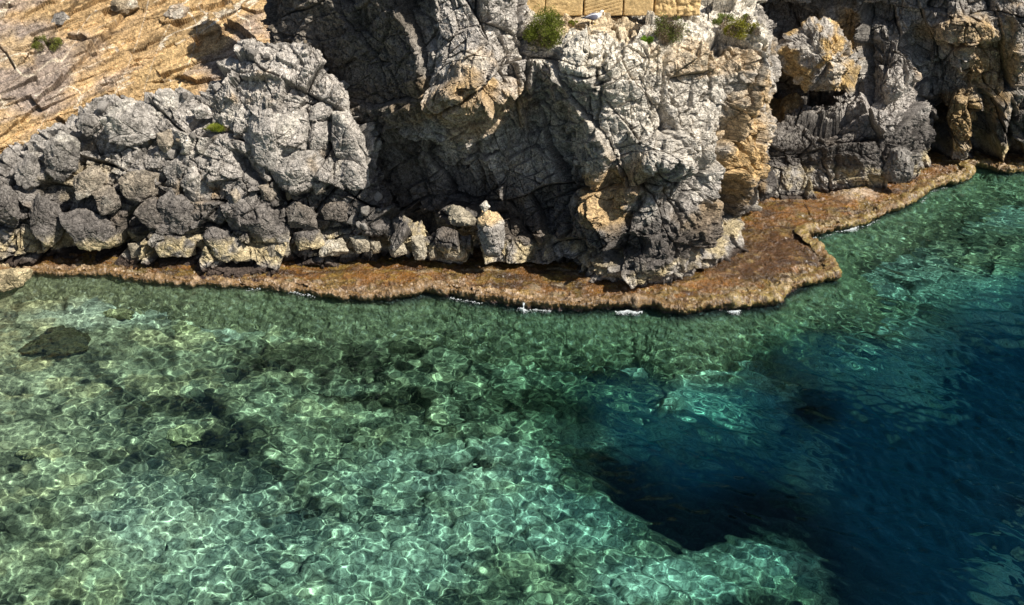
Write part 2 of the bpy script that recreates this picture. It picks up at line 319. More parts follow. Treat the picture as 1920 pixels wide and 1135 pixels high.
# ------------------------------------------------------------------ ochre slope behind
rows = []
for y, Y in ((-200,33.4),(-130,31.8),(-60,30.4),(0,29.2),(70,28.2),(140,27.3),(210,26.6),(280,26.0),(350,25.5),(420,25.2)):
    rows.append([at(x, y, Y + d) for x, d in ((-260,-1.1),(-160,-.8),(-60,-.5),(60,-.2),(160,0),(260,.1),(380,.1),(480,.2),(560,.4),(630,.6))])
ST = np.array([6.3, 2.6, 2.4]); ST /= np.linalg.norm(ST); SNm = np.cross(ST, [0, 1, -.1]); SNm /= np.linalg.norm(SNm)
SB = np.stack([ST, np.cross(SNm, ST), SNm])
def slope_tone(P, J, x, y):
    n = fbm(P, .8, 4, 61); n3 = fbm(P, 8, 3, 62, .6)
    Qs = P @ SB.T + .05 * np.stack([n, n, n], -1); b = .6 * fbm(Qs * np.array([.5, .8, 5]), 1, 4, 8, .65) + .7 * fbm(Qs * np.array([.35, .8, 16]), 1, 3, 18, .6)
    c = np.broadcast_to(np.array([.47, .315, .155]), P.shape) * (1 + .9 * b + .25 * n3)[..., None]
    g = sst(-.12, .2, fbm(Qs * np.array([.3, .5, 1.6]), 1, 4, 33) - .08); c = mix(c, np.array([.36, .28, .22]) * (1 + .5 * b + .3 * n3)[..., None], g * .85)
    g = sst(.0, .45, fbm(P, .55, 4, 66) + .55 * sst(170, 60, x) * sst(240, 120, y) - .15)
    c = mix(c, np.array([.30, .25, .22]) * (1 + .35 * n3)[..., None], g * .8)
    c = mix(c, np.array([.55, .385, .185]) * (1 + .2 * n3)[..., None], sst(.1, .5, n) * .6)
    w = (np.abs(vnoise(Qs * np.array([.5, .6, 2.6]) + .2 * b[..., None], 12)) < .025) | (np.abs(vnoise(Qs @ rotm(0, .7, 0).T * np.array([.35, .5, 1.6]), 14)) < .014)
    c = np.where(w[..., None], np.array([.66, .56, .42]), c)
    return c * (1 - .5 * J)[..., None]
slope, SP = sheet('ochre_slope', np.array(rows), 820, 560, M_slope,
    dict(layers=[(1.6, (2.4, 1.3, .5, 0), .05, .20, .04, .05), (.6, (2.8, 1.4, .45, 0), .02, .12, .06, .03), (.22, (2.4, 1, .6), .012, .035, .10, .012)], basis=SB, seed=43, strata=(tuple(SNm), .26, .045), fine=.016),
    slope_tone, 'ochre layered rock slope rising behind the grey outcrop at top left', 'rock slope')
# ------------------------------------------------------------------ back wall of the cove on the right
xs_ = [1340,1400,1450,1505,1560,1620,1680,1735,1765,1800,1860,1920,2000,2120]
WR = [(-170,[28.4,27.8,27.6,27.8,28.3,28.9,29.3,29.4,29.3,29.2,29.4,29.6,30,30.5]),
 (-60,[31,30.5,29.6,29.6,29.6,29.6,29.7,29.8,29.6,29.4,29.6,29.8,30.2,30.7]),
 (0,[32.5,32,31.6,31,30.9,30.5,30.1,30.0,29.8,29.5,29.7,29.7,30,30.6]),
 (60,[32.5,32,31.7,31.3,31,30.4,29.8,29.9,29.8,29.3,29.6,29.6,30,30.6]),
 (120,[32,31.6,31.4,31.3,31,30.1,29.3,30.1,30,29.6,29.7,29.6,30,30.6]),
 (175,[31.4,31.3,31.3,31.3,31.0,29.9,28.85,30.1,30,29.7,29.7,29.7,30,30.6]),
 (215,[30.6,30.2,29.8,29.7,29.6,28.7,28.55,29.9,30,29.5,29.8,29.7,30,30.6]),
 (260,[29,28.2,27.9,28,28.15,28.2,28.35,29.3,30.1,29.6,30.1,29.9,30.2,30.7]),
 (305,[28.6,28,27.7,27.8,28,28.1,28.3,29.2,30.2,29.9,30.4,30.3,30.4,30.9]),
 (350,[28.4,27.9,27.5,27.6,27.8,28,28.3,29.2,30.2,30.1,30.5,30.5,30.5,31]),
 (480,[28.4,27.9,27.5,27.6,27.8,28,28.3,29.2,30.2,30.1,30.5,30.5,30.5,31])]
rows = [[at(x, y, Y) for x, Y in zip(xs_, Ys)] for y, Ys in WR]
def right_tone(P, J, x, y):
    c = tone(P, J, GREY * .78, 50, .12); n = fbm(P, 2.0, 4, 7)
    yl = np.maximum(sst(1.2, .6, blob(x, y, (1455, 205, 45, 22)) + .6 * n), sst(1.2, .6, blob(x, y, (1790, 60, 60, 40)) + .7 * n) * .6)
    yl = np.maximum(yl, .8 * sst(1.2, .6, blob(x, y, (1800, 220, 40, 60)) + .7 * n)); yl = np.maximum(yl, .8 * sst(1.2, .6, blob(x, y, (1860, 110, 60, 100)) + .9 * n)); yl = np.maximum(yl, .9 * sst(1.2, .6, blob(x, y, (1575, 60, 50, 60)) + .7 * n))
    c = mix(c, np.array([.56, .37, .15]) * (1 + .5 * fbm(P, 8, 3, 2))[..., None], yl * .75)
    wl = sst(1.2, .7, blob(x, y, (1650, 190, 90, 60, -30)) + .5 * n)
    return mix(c, np.array([.55, .5, .45]) * (1 + .3 * fbm(P, 12, 3, 2))[..., None], wl * .5)
cove, RP = sheet('cove_wall', np.array(rows), 880, 600, M_rock, dict(layers=LAY, rot=(-.2, .2, .5), seed=63, fine=.03), right_tone,
    'rugged cliff behind the headland with dark alcove and hollows, right edge', 'cliff',
    stamps=[(1800,55,75,24,4,.30),(1800,225,20,60,-8,.32),(1735,225,14,40,0,.45),(1875,250,18,50,0,.4),(1905,70,20,80,0,.3),(1690,140,30,60,30,.3),(1640,60,30,25,0,.3),(1560,20,30,30,0,.35),(1830,120,40,26,0,.15),(1842,268,30,34,0,-.9),(1765,258,18,48,0,-1.0),(1900,285,26,20,0,-.6),(1835,185,50,26,0,.35),(1720,90,30,50,20,-.35),(1900,20,30,20,0,.2)],
    cuts=[([(1762,190),(1766,310)],10,.5),([(1840,170),(1848,300)],9,.45),([(1560,260),(1562,330)],3,.15),([(1890,100),(1895,260)],6,.3)])
# ------------------------------------------------------------------ boulders
_ico = {}
def ico(n):
    if n not in _ico:
        bm = bmesh.new(); bmesh.ops.create_icosphere(bm, subdivisions=n, radius=1)
        _ico[n] = (np.array([v.co[:] for v in bm.verts]), np.array([[v.index for v in f.verts] for f in bm.faces])); bm.free()
    return _ico[n]
def hull2(p):
    p = sorted(map(tuple, p))
    def half(q):
        h = []
        for a in q:
            while len(h) > 1 and (h[-1][0]-h[-2][0])*(a[1]-h[-2][1])-(h[-1][1]-h[-2][1])*(a[0]-h[-2][0]) <= 0: h.pop()
            h.append(a)
        return h[:-1]
    return half(p) + half(p[::-1])
def boulder(poly, Y, apex=None, thick=.55, base=GREY, seed=1, rough=1., sub=6, label='', name='boulder', cat='boulder', group='boulders piled on the grey outcrop', tonefn=None, zone=True, ochre=-.05):
    poly = [(float(a), float(b)) for a, b in poly]
    cx = sum(p[0] for p in poly) / len(poly); cy = sum(p[1] for p in poly) / len(poly)
    c0 = at(cx, cy, Y); e3 = -ray(cx, cy); e3 /= np.linalg.norm(e3)
    e1 = np.cross([0, 0, 1], e3); e1 /= np.linalg.norm(e1); e2 = np.cross(e3, e1)
    q = []
    for x, y in poly:
        d = ray(x, y); cc = np.array([0, 0, CH]); t = np.dot(c0 - cc, e3) / np.dot(d, e3); p = cc + d * t - c0
        q.append((p @ e1, p @ e2))
    q = hull2(q); sz = max(np.ptp([a[0] for a in q]), np.ptp([a[1] for a in q])); r0 = np.random.default_rng(seed)
    if apex is None: ap = np.array([r0.uniform(-.15, .15), r0.uniform(-.25, .05)]) * sz
    else:
        d = ray(*apex); cc = np.array([0, 0, CH]); t = np.dot(c0 - cc, e3) / np.dot(d, e3); p = cc + d * t - c0; ap = np.array([p @ e1, p @ e2])
    H = thick * sz * .5; pl = []
    for a, b in zip(q, q[1:] + q[:1]):
        a, b = np.array(a), np.array(b); ed = b - a; L = np.linalg.norm(ed)
        if L < 1e-6: continue
        n2 = np.array([ed[1], -ed[0]]) / L; h = n2 @ a
        pl.append((np.array([n2[0], n2[1], 0]), max(h, .02)))
        g = max((a - ap) @ n2, .03); rise = H * .75
        n3 = np.array([n2[0] * rise, n2[1] * rise, g]); n3 /= np.linalg.norm(n3)
        pl.append((n3, max(n3 @ np.array([ap[0], ap[1], H]), .02)))
        n4 = np.array([n2[0], n2[1], -.8 + .3 * r0.random()]); n4 /= np.linalg.norm(n4); pl.append((n4, max(h, .05) * (.8 + .2 * r0.random())))
    pl.append((np.array([0, 0, -1.]), H * 1.1)); pl.append((np.array([0, 0, 1.]), H * .93))
    for k in range(5):
        n = r0.normal(size=3); n[2] = abs(n[2]); n /= np.linalg.norm(n); hm = min(h_ / max(n @ n_, 1e-3) for n_, h_ in pl if n @ n_ > .2); pl.append((n, hm * r0.uniform(.9, 1.05)))
    V, Fc = ico(sub); inv = 0
    for n, h in pl: inv = inv + np.maximum(V @ n / h, 0)**44.
    r = inv**(-1 / 44.) * 1.02
    L = V * r[:, None]; P = c0 + L[:, :1] * e1 + L[:, 1:2] * e2 + L[:, 2:3] * e3
    N = P - c0; N /= np.linalg.norm(N, axis=1, keepdims=True)
    D, J = fracture(P, [(.42 * sz, (1, 1, 1, 0), .016 * sz, .05 * sz, .05, .03 * sz), (.15 * sz, (1, 1, 1), .008 * sz, .028 * sz, .08, .012 * sz)], rot=(seed, seed * .7, 0), seed=seed % 50, warp=.05, fine=.017 * min(sz, 1.2))
    P = P + N * (D * rough)[:, None]
    col = tone(P, J, base, 200 + seed, ochre, zone)
    if tonefn: col = tonefn(P, col)
    o = mesh_obj(name, P - c0, Fc, M_boulder, col=col, smooth=False); o.location = c0
    tag(o, label, cat, group); return o
BL = [
 ([(450,238),(475,200),(530,191),(576,212),(578,262),(560,292),(502,324),(476,300)],24.55,(515,245),.75,1.15,'largest grey boulder, pale top over a dark hollow lower face, centre of the pile'),
 ([(500,326),(540,287),(590,282),(616,310),(610,346),(560,362),(515,350)],24.25,(560,320),.7,1.0,'wide craggy boulder directly under the largest boulder'),
 ([(577,206),(600,190),(621,196),(626,224),(581,226)],24.75,None,.6,1.1,'small square pale block right of the largest boulder'),
 ([(578,230),(623,227),(627,264),(592,280),(579,262)],24.55,None,.6,1.05,'cracked square block beneath the small pale block'),
 ([(624,192),(650,202),(681,258),(690,322),(645,332),(626,272)],24.5,(650,240),.5,1.05,'tall slab at the right rim of the outcrop beside the shadow'),
 ([(636,302),(664,303),(692,324),(698,350),(662,358),(640,336)],24.05,(665,322),.7,1.1,'light topped wedge boulder at the edge of the dark crevice'),
 ([(366,297),(400,284),(434,310),(440,330),(415,352),(402,366),(378,322)],24.5,(405,315),.7,1.0,'rough mid grey boulder left of the black gap'),
 ([(344,342),(360,304),(386,325),(403,358),(396,388),(352,376)],24.35,(362,335),.7,1.0,'upright pear shaped boulder with a smooth pale left face'),
 ([(440,348),(450,329),(481,368),(510,390),(536,430),(540,452),(490,452),(426,432),(418,394)],23.95,(470,405),.55,.95,'big cone shaped boulder with pointed top in the lower pile'),
 ([(297,376),(325,352),(350,374),(376,390),(381,420),(358,442),(304,432)],24.05,(330,395),.65,.9,'rounded grey boulder between the cone boulder and the ridged one'),
 ([(252,402),(278,360),(300,381),(320,430),(284,434)],23.95,(285,395),.6,.95,'narrow ridged boulder with brown peak in lower pile'),
 ([(36,396),(70,364),(108,384),(132,450),(86,466),(54,422)],23.9,(85,405),.45,.8,'dark cracked slab leaning at lower left of the pile'),
 ([(114,402),(160,388),(216,420),(251,442),(240,466),(150,466),(124,430)],23.85,(175,430),.4,.75,'long dark cracked slab above the black undercut'),
 ([(-20,352),(20,349),(38,398),(30,430),(-20,402)],23.95,(15,385),.6,.9,'grey boulder cut by the left edge of the picture'),
 ([(24,322),(50,290),(86,290),(80,340),(58,360),(30,342)],24.5,(50,310),.6,.95,'craggy grey boulder under the ochre slope at far left'),
 ([(84,268),(112,250),(150,256),(146,320),(112,346),(86,320)],24.7,(110,280),.7,.72,'dark rounded boulder below the ochre slope foot'),
 ([(142,238),(150,213),(180,215),(191,246),(164,256)],25.0,(160,228),.8,.8,'dark square block on top rim of the outcrop at left'),
 ([(186,222),(240,196),(296,214),(290,258),(250,270),(208,266)],24.95,(235,225),.7,1.0,'broad grey boulder on the top rim next to the dark square block'),
 ([(130,338),(180,304),(197,330),(190,356),(148,376)],24.2,(170,325),.7,1.1,'wedge of yellowish stone with shadowed underside'),
 ([(168,356),(206,340),(223,360),(226,400),(190,402)],24.1,None,.6,1.05,'tan flat topped block below the yellowish wedge'),
 ([(220,332),(250,320),(300,325),(311,350),(290,372),(250,376),(226,360)],24.3,(265,340),.6,1.0,'wide rough boulder right of the yellowish wedge'),
 ([(306,316),(340,286),(353,306),(341,336),(320,346)],24.5,(328,308),.7,1.05,'small angular boulder wedged above the pear shaped one'),
 ([(294,250),(320,240),(331,266),(302,302)],24.75,None,.7,.95,'dark narrow block standing below the top rim'),
 ([(335,252),(366,249),(372,270),(342,286)],24.75,None,.7,1.15,'pale flat chip of rock between dark gaps'),
 ([(355,206),(381,194),(407,205),(402,221),(366,223)],25.05,(380,206),.7,1.3,'pale block just above the green tuft'),
 ([(434,206),(460,199),(464,216),(446,233)],24.95,None,.6,1.35,'whitish block touching the largest boulder from the left'),
 ([(396,258),(440,246),(459,280),(422,292)],24.65,None,.6,.85,'dark ragged boulder under the green tuft'),
 ([(370,437),(400,424),(440,440),(466,460),(470,487),(420,491),(380,462)],23.65,(410,450),.5,.8,'dark veined boulder at the foot of the cone boulder'),
 ([(280,446),(330,440),(370,441),(366,480),(300,482)],23.8,(320,448),.6,.55,'blackish low boulder in the undercut at the shelf'),
 ([(533,386),(560,372),(590,400),(596,432),(546,432)],23.95,(560,392),.6,1.1,'brownish boulder right of the narrow black cleft'),
 ([(546,434),(598,430),(612,462),(560,470)],23.75,(575,442),.6,.8,'grey knobbly boulder low beside the narrow black cleft'),
 ([(600,386),(640,370),(660,388),(650,415),(610,412)],24.0,None,.6,.95,'tan and grey boulder below the light topped wedge'),
 ([(655,395),(700,392),(735,420),(735,445),(680,440)],23.85,None,.5,.75,'dark grey boulder at the foot of the shaded crevice'),
 ([(585,346),(608,340),(612,360),(590,366)],24.0,None,.8,1.3,'small yellow brown cobble under the wide craggy boulder'),
 ([(430,362),(444,352),(452,368),(440,384)],23.85,None,.7,1.4,'small orange tan chip left of the cone boulder'),
 ([(484,350),(500,343),(520,360),(512,380),(492,372)],24.0,None,.7,1.1,'small tan boulder above the right shoulder of the cone boulder'),
]
for i, (pl, Y, ap, th, g, lb) in enumerate(BL):
    b = GREY * g * .8
    if 'yellow' in lb or 'tan' in lb or 'brown' in lb: b = np.array([.40, .335, .25]) * g
    boulder(pl, Y - .14, ap, th, b, 11 + i * 3, label=lb, sub=6 if (max(p[0] for p in pl) - min(p[0] for p in pl)) > 50 else 5)
CR = [([(500,455),(540,448),(548,478),(505,486)],23.55,'cream knobbly rock under the cone boulder'),
 ([(598,455),(640,448),(655,475),(600,482)],23.5,'low cream rock at the shelf, left of the split pair'),
 ([(655,445),(690,440),(695,472),(668,476)],23.5,'cracked tan rock, left one of a split pair at the shelf'),
 ([(693,450),(712,452),(716,474),(698,476)],23.5,'narrow tan rock, right one of a split pair at the shelf'),
 ([(728,460),(752,452),(768,475),(735,482)],23.45,'small cream rock below the dark hollow'),
 ([(770,444),(795,440),(805,486),(776,488)],23.35,'upright cream pillar rock at the shelf'),
 ([(800,452),(814,450),(820,486),(806,488)],23.35,'thin cream rock right of the cream pillar'),
 ([(822,458),(850,450),(880,470),(876,488),(838,484)],23.3,'wide pale yellow rock ending the cream row'),
 ([(838,388),(862,382),(866,400),(892,410),(888,424),(848,422)],23.7,'yellow brown lump left of the tall two toned boulder'),
 ([(240,458),(280,452),(286,484),(246,484)],23.75,'cream block between two black undercuts')]
for i, (pl, Y, lb) in enumerate(CR):
    boulder(pl, Y + .08, None, .8, np.array([.42, .365, .27]) * (.75 + .5 * ((i * 37) % 10) / 10), 301 + i * 7, label=lb, sub=5, group='cream rocks along the back of the shelf', zone=False, ochre=.1)
def two(P, c): return mix(mix(c, GREY * .7, 1 - sst(1.45, 1.6, P[..., 2])), np.array([.60, .42, .2]), sst(1.5, 1.65, P[..., 2] + .1 * fbm(P, 4, 3, 2)) * .8)
boulder([(896,415),(906,398),(935,394),(946,414),(943,460),(935,484),(912,482),(900,450)], 23.05, (918,430), .8, GREY, 401, label='tall two toned boulder, yellow cap over grey body, against the shaded wall', sub=6, tonefn=two, zone=False)
boulder([(900,386),(911,375),(919,388),(908,399)], 23.1, None, 1., PALE * .85, 402, label='small round pale stone balanced on the tall two toned boulder', sub=4, zone=False, name='stone', cat='stone')
def hang(P, c):
    n = fbm(P, 2.5, 4, 3); return mix(c, YEL * (1.05 + .5 * fbm(P, 9, 3, 4))[..., None], sst(-.1, .25, n) * .75)
boulder([(1462,96),(1500,68),(1545,32),(1572,38),(1580,80),(1612,118),(1618,140),(1598,176),(1520,172),(1504,130)], 29.3, (1545,105), .7, GREY * .9, 411, label='orange and grey hanging rock in front of the dark alcove', sub=6, tonefn=hang, zone=False, name='hanging_rock', cat='rock', group=None, rough=2.0)
boulder([(1418,335),(1430,310),(1448,318),(1457,350),(1450,368),(1425,378)], 26.2, None, .8, CHAR * 1.2, 421, label='black boulder tucked behind the foot of the headland', sub=5, zone=False, group=None)
boulder([(1654,330),(1668,285),(1690,272),(1708,290),(1712,328),(1700,342),(1662,340)], 27.75, (1690,290), .8, GREY * .55, 431, label='dark stump of rock standing on the far shelf', sub=5, zone=False, group=None)
boulder([(-30,512),(30,503),(66,505),(70,520),(20,545),(-30,552)], 22.75, (20,515), .5, np.array([.55, .45, .27]), 441, label='cream low mound in the water at left edge of the shelf', sub=5, zone=False, group=None)
boulder([(92,45),(100,28),(118,22),(131,32),(126,45),(105,51)], 28.45, None, .7, GREY * .7, 451, label='dark rounded boulder on the upper ochre slope, left one', sub=5, zone=False, group='boulders on the ochre slope')
boulder([(307,28),(315,14),(335,5),(356,15),(345,35),(320,38)], 28.8, None, .7, np.array([.36, .28, .2]), 452, label='brown split boulder on the upper ochre slope, right one', sub=5, zone=False, group='boulders on the ochre slope')
boulder([(205,5),(225,-12),(255,0),(262,15),(240,27),(208,26)], 29.0, None, .6, np.array([.38, .3, .2]), 453, label='tan slab at the top of the ochre slope, middle one', sub=5, zone=False, group='boulders on the ochre slope')
# loose small rubble in the joints of the pile
protos = []
for k in range(6):
    r0 = np.random.default_rng(900 + k); V, Fc = ico(4)
    inv = 0
    for j in range(13):
        n = r0.normal(size=3); n /= np.linalg.norm(n); inv = inv + np.maximum(V @ n / r0.uniform(.6, .95), 0)**14
    P = V * (np.maximum(inv, .2)**(-1 / 14.))[:, None]; P = P * np.array([1, .8, .7]) * (1 + .05 * fbm(V, 3, 3, k))[:, None]
    g = np.array([GREY * .8, GREY * .7, GREY, GREY * .95, GREY * .6, np.array([.36, .29, .2])][k])
    protos.append(mesh_obj('loose_rock', P, Fc, M_boulder, col=np.broadcast_to(g, P.shape) * (1 + .3 * fbm(P, 3, 3, 2))[:, None], link=False).data)
lx, ly = proj(LP); cnt = 0
for k in range(4000):
    i = rng.integers(60, LP.shape[0] - 90); j = rng.integers(0, LP.shape[1])
    if lx[i, j] < -10 or lx[i, j] > 725 or LP[i, j, 2] < .6: continue
    if vnoise(LP[i, j][None] * 1.3, 5)[0] < .1 and rng.random() < .8: continue
    o = bpy.data.objects.new('loose_rock', protos[k % 6]); C.objects.link(o)
    s = .06 + .13 * rng.random()**2; o.scale = (s, s, s); o.location = LP[i, j] + np.array([0, -.03, .02])
    o.rotation_euler = rng.uniform(0, 6, 3); tag(o, 'small loose angular rock lodged among the boulders of the left pile', 'rock', 'loose rocks among the boulders'); cnt += 1
    if cnt >= 70: break
# ------------------------------------------------------------------ tidal shelf
edge = [(-260,478),(-120,488),(-30,494),(60,498),(150,500),(172,497),(250,509),(330,518),(420,520),(500,524),(590,540),(640,548),(700,550),(740,549),(800,538),(840,543),(960,560),(1060,566),(1140,570),(1200,568),(1240,573),(1275,580),(1300,576),(1350,569),(1395,563),(1430,563),(1470,558),(1484,545),(1500,530),(1545,518),(1588,508),(1586,495),(1570,472),(1553,448),(1525,434),(1512,428),(1545,426),(1620,410),(1680,386),(1700,378),(1742,360),(1765,343),(1800,330),(1828,318),(1838,306),(1825,300),(1850,298),(1870,309),(1930,307),(2050,300),(2200,290)]
E3 = [atz(x, y, .32)[:2] for x, y in edge]
gx = np.arange(-16, 19, .03); gy = np.arange(20.3, 33, .032); GX, GY = np.meshgrid(gx, gy)
EA = np.array(E3); sl = np.concatenate([[0], np.cumsum(np.linalg.norm(np.diff(EA, axis=0), axis=1))])
def redge(n):
    u = np.linspace(0, sl[-1], n); q = np.stack([np.interp(u, sl, EA[:, 0]), np.interp(u, sl, EA[:, 1])], -1)
    k = max(1, int(.18 / (sl[-1] / n))); ker = np.ones(2 * k + 1) / (2 * k + 1); q = np.stack([np.convolve(np.pad(q[:, j], k, 'edge'), ker, 'valid') for j in (0, 1)], -1)
    tg = np.gradient(q, axis=0); tg /= np.linalg.norm(tg, axis=1, keepdims=True) + 1e-9; nr = np.stack([tg[:, 1], -tg[:, 0]], -1)
    q3 = np.concatenate([q, np.zeros((n, 1))], 1)
    return q + nr * (-.16 + .20 * fbm(q3, .9, 5, 71, .65) + .05 * fbm(q3, 6, 2, 78))[:, None], nr
EN = redge(620)[0]; E3n = [tuple(v) for v in EN]
def inside_d(X, Yv):
    d = np.full(X.shape, 5.); yc = np.interp(X, np.maximum.accumulate(EN[:, 0]), EN[:, 1]); nb_ = np.abs(Yv - yc) < 1.6
    d[nb_] = seg_d(X[nb_], Yv[nb_], E3n); poly = [np.array(v) for v in E3n[::3]] + [np.array([40, 60.]), np.array([-40, 60.])]
    ins = np.zeros(X.shape, bool); n = len(poly)
    for a in range(n):
        (x0, y0), (x1, y1) = poly[a], poly[(a + 1) % n]
        if y0 == y1: continue
        c = ((y0 > Yv) != (y1 > Yv)) & (X < (x1 - x0) * (Yv - y0) / (y1 - y0) + x0); ins ^= c
    return np.where(ins, d, -d)
G0 = np.stack([GX, GY, np.zeros_like(GX)], -1)
dI = inside_d(GX, GY)
n1 = fbm(G0, 1.2, 4, 72); n2 = fbm(G0, 6, 4, 73, .65); n3 = fbm(G0, 14, 3, 74, .7)
px_, py_ = proj(np.stack([GX, GY, np.full_like(GX, .3)], -1))
lev = .07 + .14 * sst(420, 900, px_) - .06 * sst(1480, 1560, px_) - .03 * sst(.25, .05, dI)
rim = (.05 + .07 * n1) * np.exp(-((dI - .12) / .16)**2) + .04 * np.exp(-((dI - 1.0) / .5)**2)
top = lev - .02 + rim + .05 * n1 + .07 * n2 * np.exp(-(dI / .5)**2) + .045 * n2 + .035 * n3 * np.exp(-(dI / .6)**2) + .03 * n3
top += .12 * sst(1.2, .3, blob(px_, py_, (1605, 350, 45, 16)) + .4 * n2) + .10 * sst(1.2, .2, blob(px_, py_, (1500, 335, 90, 18)) + .4 * n2)
f = sst(-.02, .04, dI)
GZ = f * top + (1 - f) * (-.75 + .12 * n2 - .9 * sst(-.2, -.7, dI))
keep = dI > .05
wet = sst(.18, .05, top - lev + .05 * n1 + .03 * n2)
c = np.broadcast_to(np.array([.27, .17, .085]), G0.shape) * (1 + .5 * n2 + .4 * n3)[..., None]                      # pinkish crust
c = mix(c, np.array([.215, .088, .010]) * (1 + .8 * fbm(G0, 5, 3, 75))[..., None], sst(.12, .5, dI + .2 * n1) * .9)  # brown weed
c = mix(c, np.array([.15, .105, .012]) * (1 + .5 * n2)[..., None], sst(.05, .4, fbm(G0, 2.1, 4, 76)) * sst(.1, .3, dI) * .7)
c = mix(c, np.array([.30, .22, .07]) * (1 + .4 * n3)[..., None], sst(1300, 1400, px_) * sst(1.0, .2, np.abs(dI - .15) * 3 + .5 * n2) * .7)
c = mix(c, np.array([.46, .33, .21]) * (1 + .4 * n3)[..., None], sst(.12, .42, n2 + .5 * n3) * (.25 + .55 * sst(.9, .1, dI)))
bk = np.maximum(sst(1.2, .4, blob(px_, py_, (1605, 350, 50, 18)) + .5 * n2), sst(1.2, .4, blob(px_, py_, (1490, 338, 80, 16)) + .5 * n2))
c = mix(c, np.array([.58, .46, .33]), bk * .8)
Gs = np.stack([GX * 1.1, GY * 3.2, 0 * GX], -1); st_ = fbm(Gs, 1.1, 5, 120, .6); st2 = fbm(Gs, 2.6, 4, 121, .6)
c = mix(c, np.array([.05, .022, .007]), sst(.02, .3, st_) * sst(.08, .4, dI) * .8)
c = mix(c, np.array([.33, .20, .035]) * (1 + .5 * n3)[..., None], sst(.1, .4, st2) * sst(.05, .3, dI) * .75)
c = mix(c, np.array([.46, .36, .22]) * (1 + .4 * n3)[..., None], sst(.26, .44, fbm(Gs, 1.7, 5, 122, .65)) * .6)
pool = sst(1.15, .7, blob(px_, py_, (1420, 475, 110, 48, -15)) + .4 * n1); c = mix(c, np.array([.085, .035, .008]) * (1 + .6 * n2)[..., None], pool * .8 * (1 - sst(.2, .5, n2)))
c = mix(c, np.array([.40, .32, .15]) * (1 + .5 * n3)[..., None], sst(60, -30, px_) * .8)
c = c * (1 - (.30 - .2 * sst(.15, .45, fbm(Gs, .8, 3, 140))) * sst(.05, .35, dI))[..., None]
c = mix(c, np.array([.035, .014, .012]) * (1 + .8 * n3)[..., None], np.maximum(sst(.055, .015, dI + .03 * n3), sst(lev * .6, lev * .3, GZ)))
c = mix(c, np.array([.16, .15, .08]) * (1 + .6 * n2)[..., None], sst(-.05, -.25, GZ))
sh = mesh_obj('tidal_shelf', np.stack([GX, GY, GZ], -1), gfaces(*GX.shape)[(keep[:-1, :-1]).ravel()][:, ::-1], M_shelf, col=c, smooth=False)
def shelf_lev(px): return .07 + .14 * sst(420, 900, px) - .06 * sst(1480, 1560, px)
CN, CNr = redge(2600); PR = [(-.30,.03),(-.20,.075),(-.12,.095),(-.05,.085),(.0,.05),(.035,.0),(.03,-.05),(.0,-.09),(-.04,-.13),(-.08,-.19),(-.07,-.26),(.02,-.36),(.18,-.5),(.45,-.75),(.8,-1.1),(1.2,-1.7),(1.5,-2.6)]
lp = proj(np.concatenate([CN, np.full((len(CN), 1), .3)], 1))[0]; lv = shelf_lev(lp)
rs_ = .05 + 1.1 * sst(-.25, .35, fbm(np.concatenate([CN, CN[:, :1] * 0], 1), .8, 3, 89))
LPp = np.stack([np.stack([CN[:, 0] + CNr[:, 0] * (o_ * (.45 + .5 * rs_) if z_ > -.3 else o_), CN[:, 1] + CNr[:, 1] * (o_ * (.45 + .5 * rs_) if z_ > -.3 else o_), lv + z_ * (rs_ if z_ > 0 else 1)], -1) for o_, z_ in PR], 0)
PRd = cr(LPp, 90, 0); m1 = fbm(PRd, 7, 4, 74, .7); m2 = fbm(PRd, 22, 3, 79, .7); m3 = fbm(PRd, 2.2, 3, 72)
Nn = blur(normals(PRd), 3); sgn = -1 if Nn[3, 1300, 2] < 0 else 1
PRd = PRd + sgn * Nn * (.085 * m1 + .04 * m2 + .09 * m3)[..., None]
tt = np.linspace(0, 3.2, 90)[:, None] + 0 * lv[None]
lc = np.broadcast_to(np.array([.185, .105, .035]), PRd.shape) * (1 + .6 * m1 + .5 * m2)[..., None]
lc = mix(lc, np.array([.27, .19, .045]) * (1 + .6 * m2)[..., None], sst(1180, 1380, lp)[None] * sst(-.1, .3, m3 + m1))
lc = mix(lc, np.array([.44, .31, .19]) * (1 + .3 * m2)[..., None], sst(.15, .45, m1 + .6 * m3) * sst(.5, .3, tt) * .55)
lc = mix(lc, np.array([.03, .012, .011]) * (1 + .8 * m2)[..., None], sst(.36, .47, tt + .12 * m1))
lc = mix(lc, np.array([.26, .24, .13]) * (1 + .6 * m1)[..., None], sst(-.08, -.3, PRd[..., 2]))
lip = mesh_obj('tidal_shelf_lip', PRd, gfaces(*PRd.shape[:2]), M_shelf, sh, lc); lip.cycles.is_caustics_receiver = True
tag(sh, 'narrow ledge of brown weed and pink crust along the waterline', kind='structure')
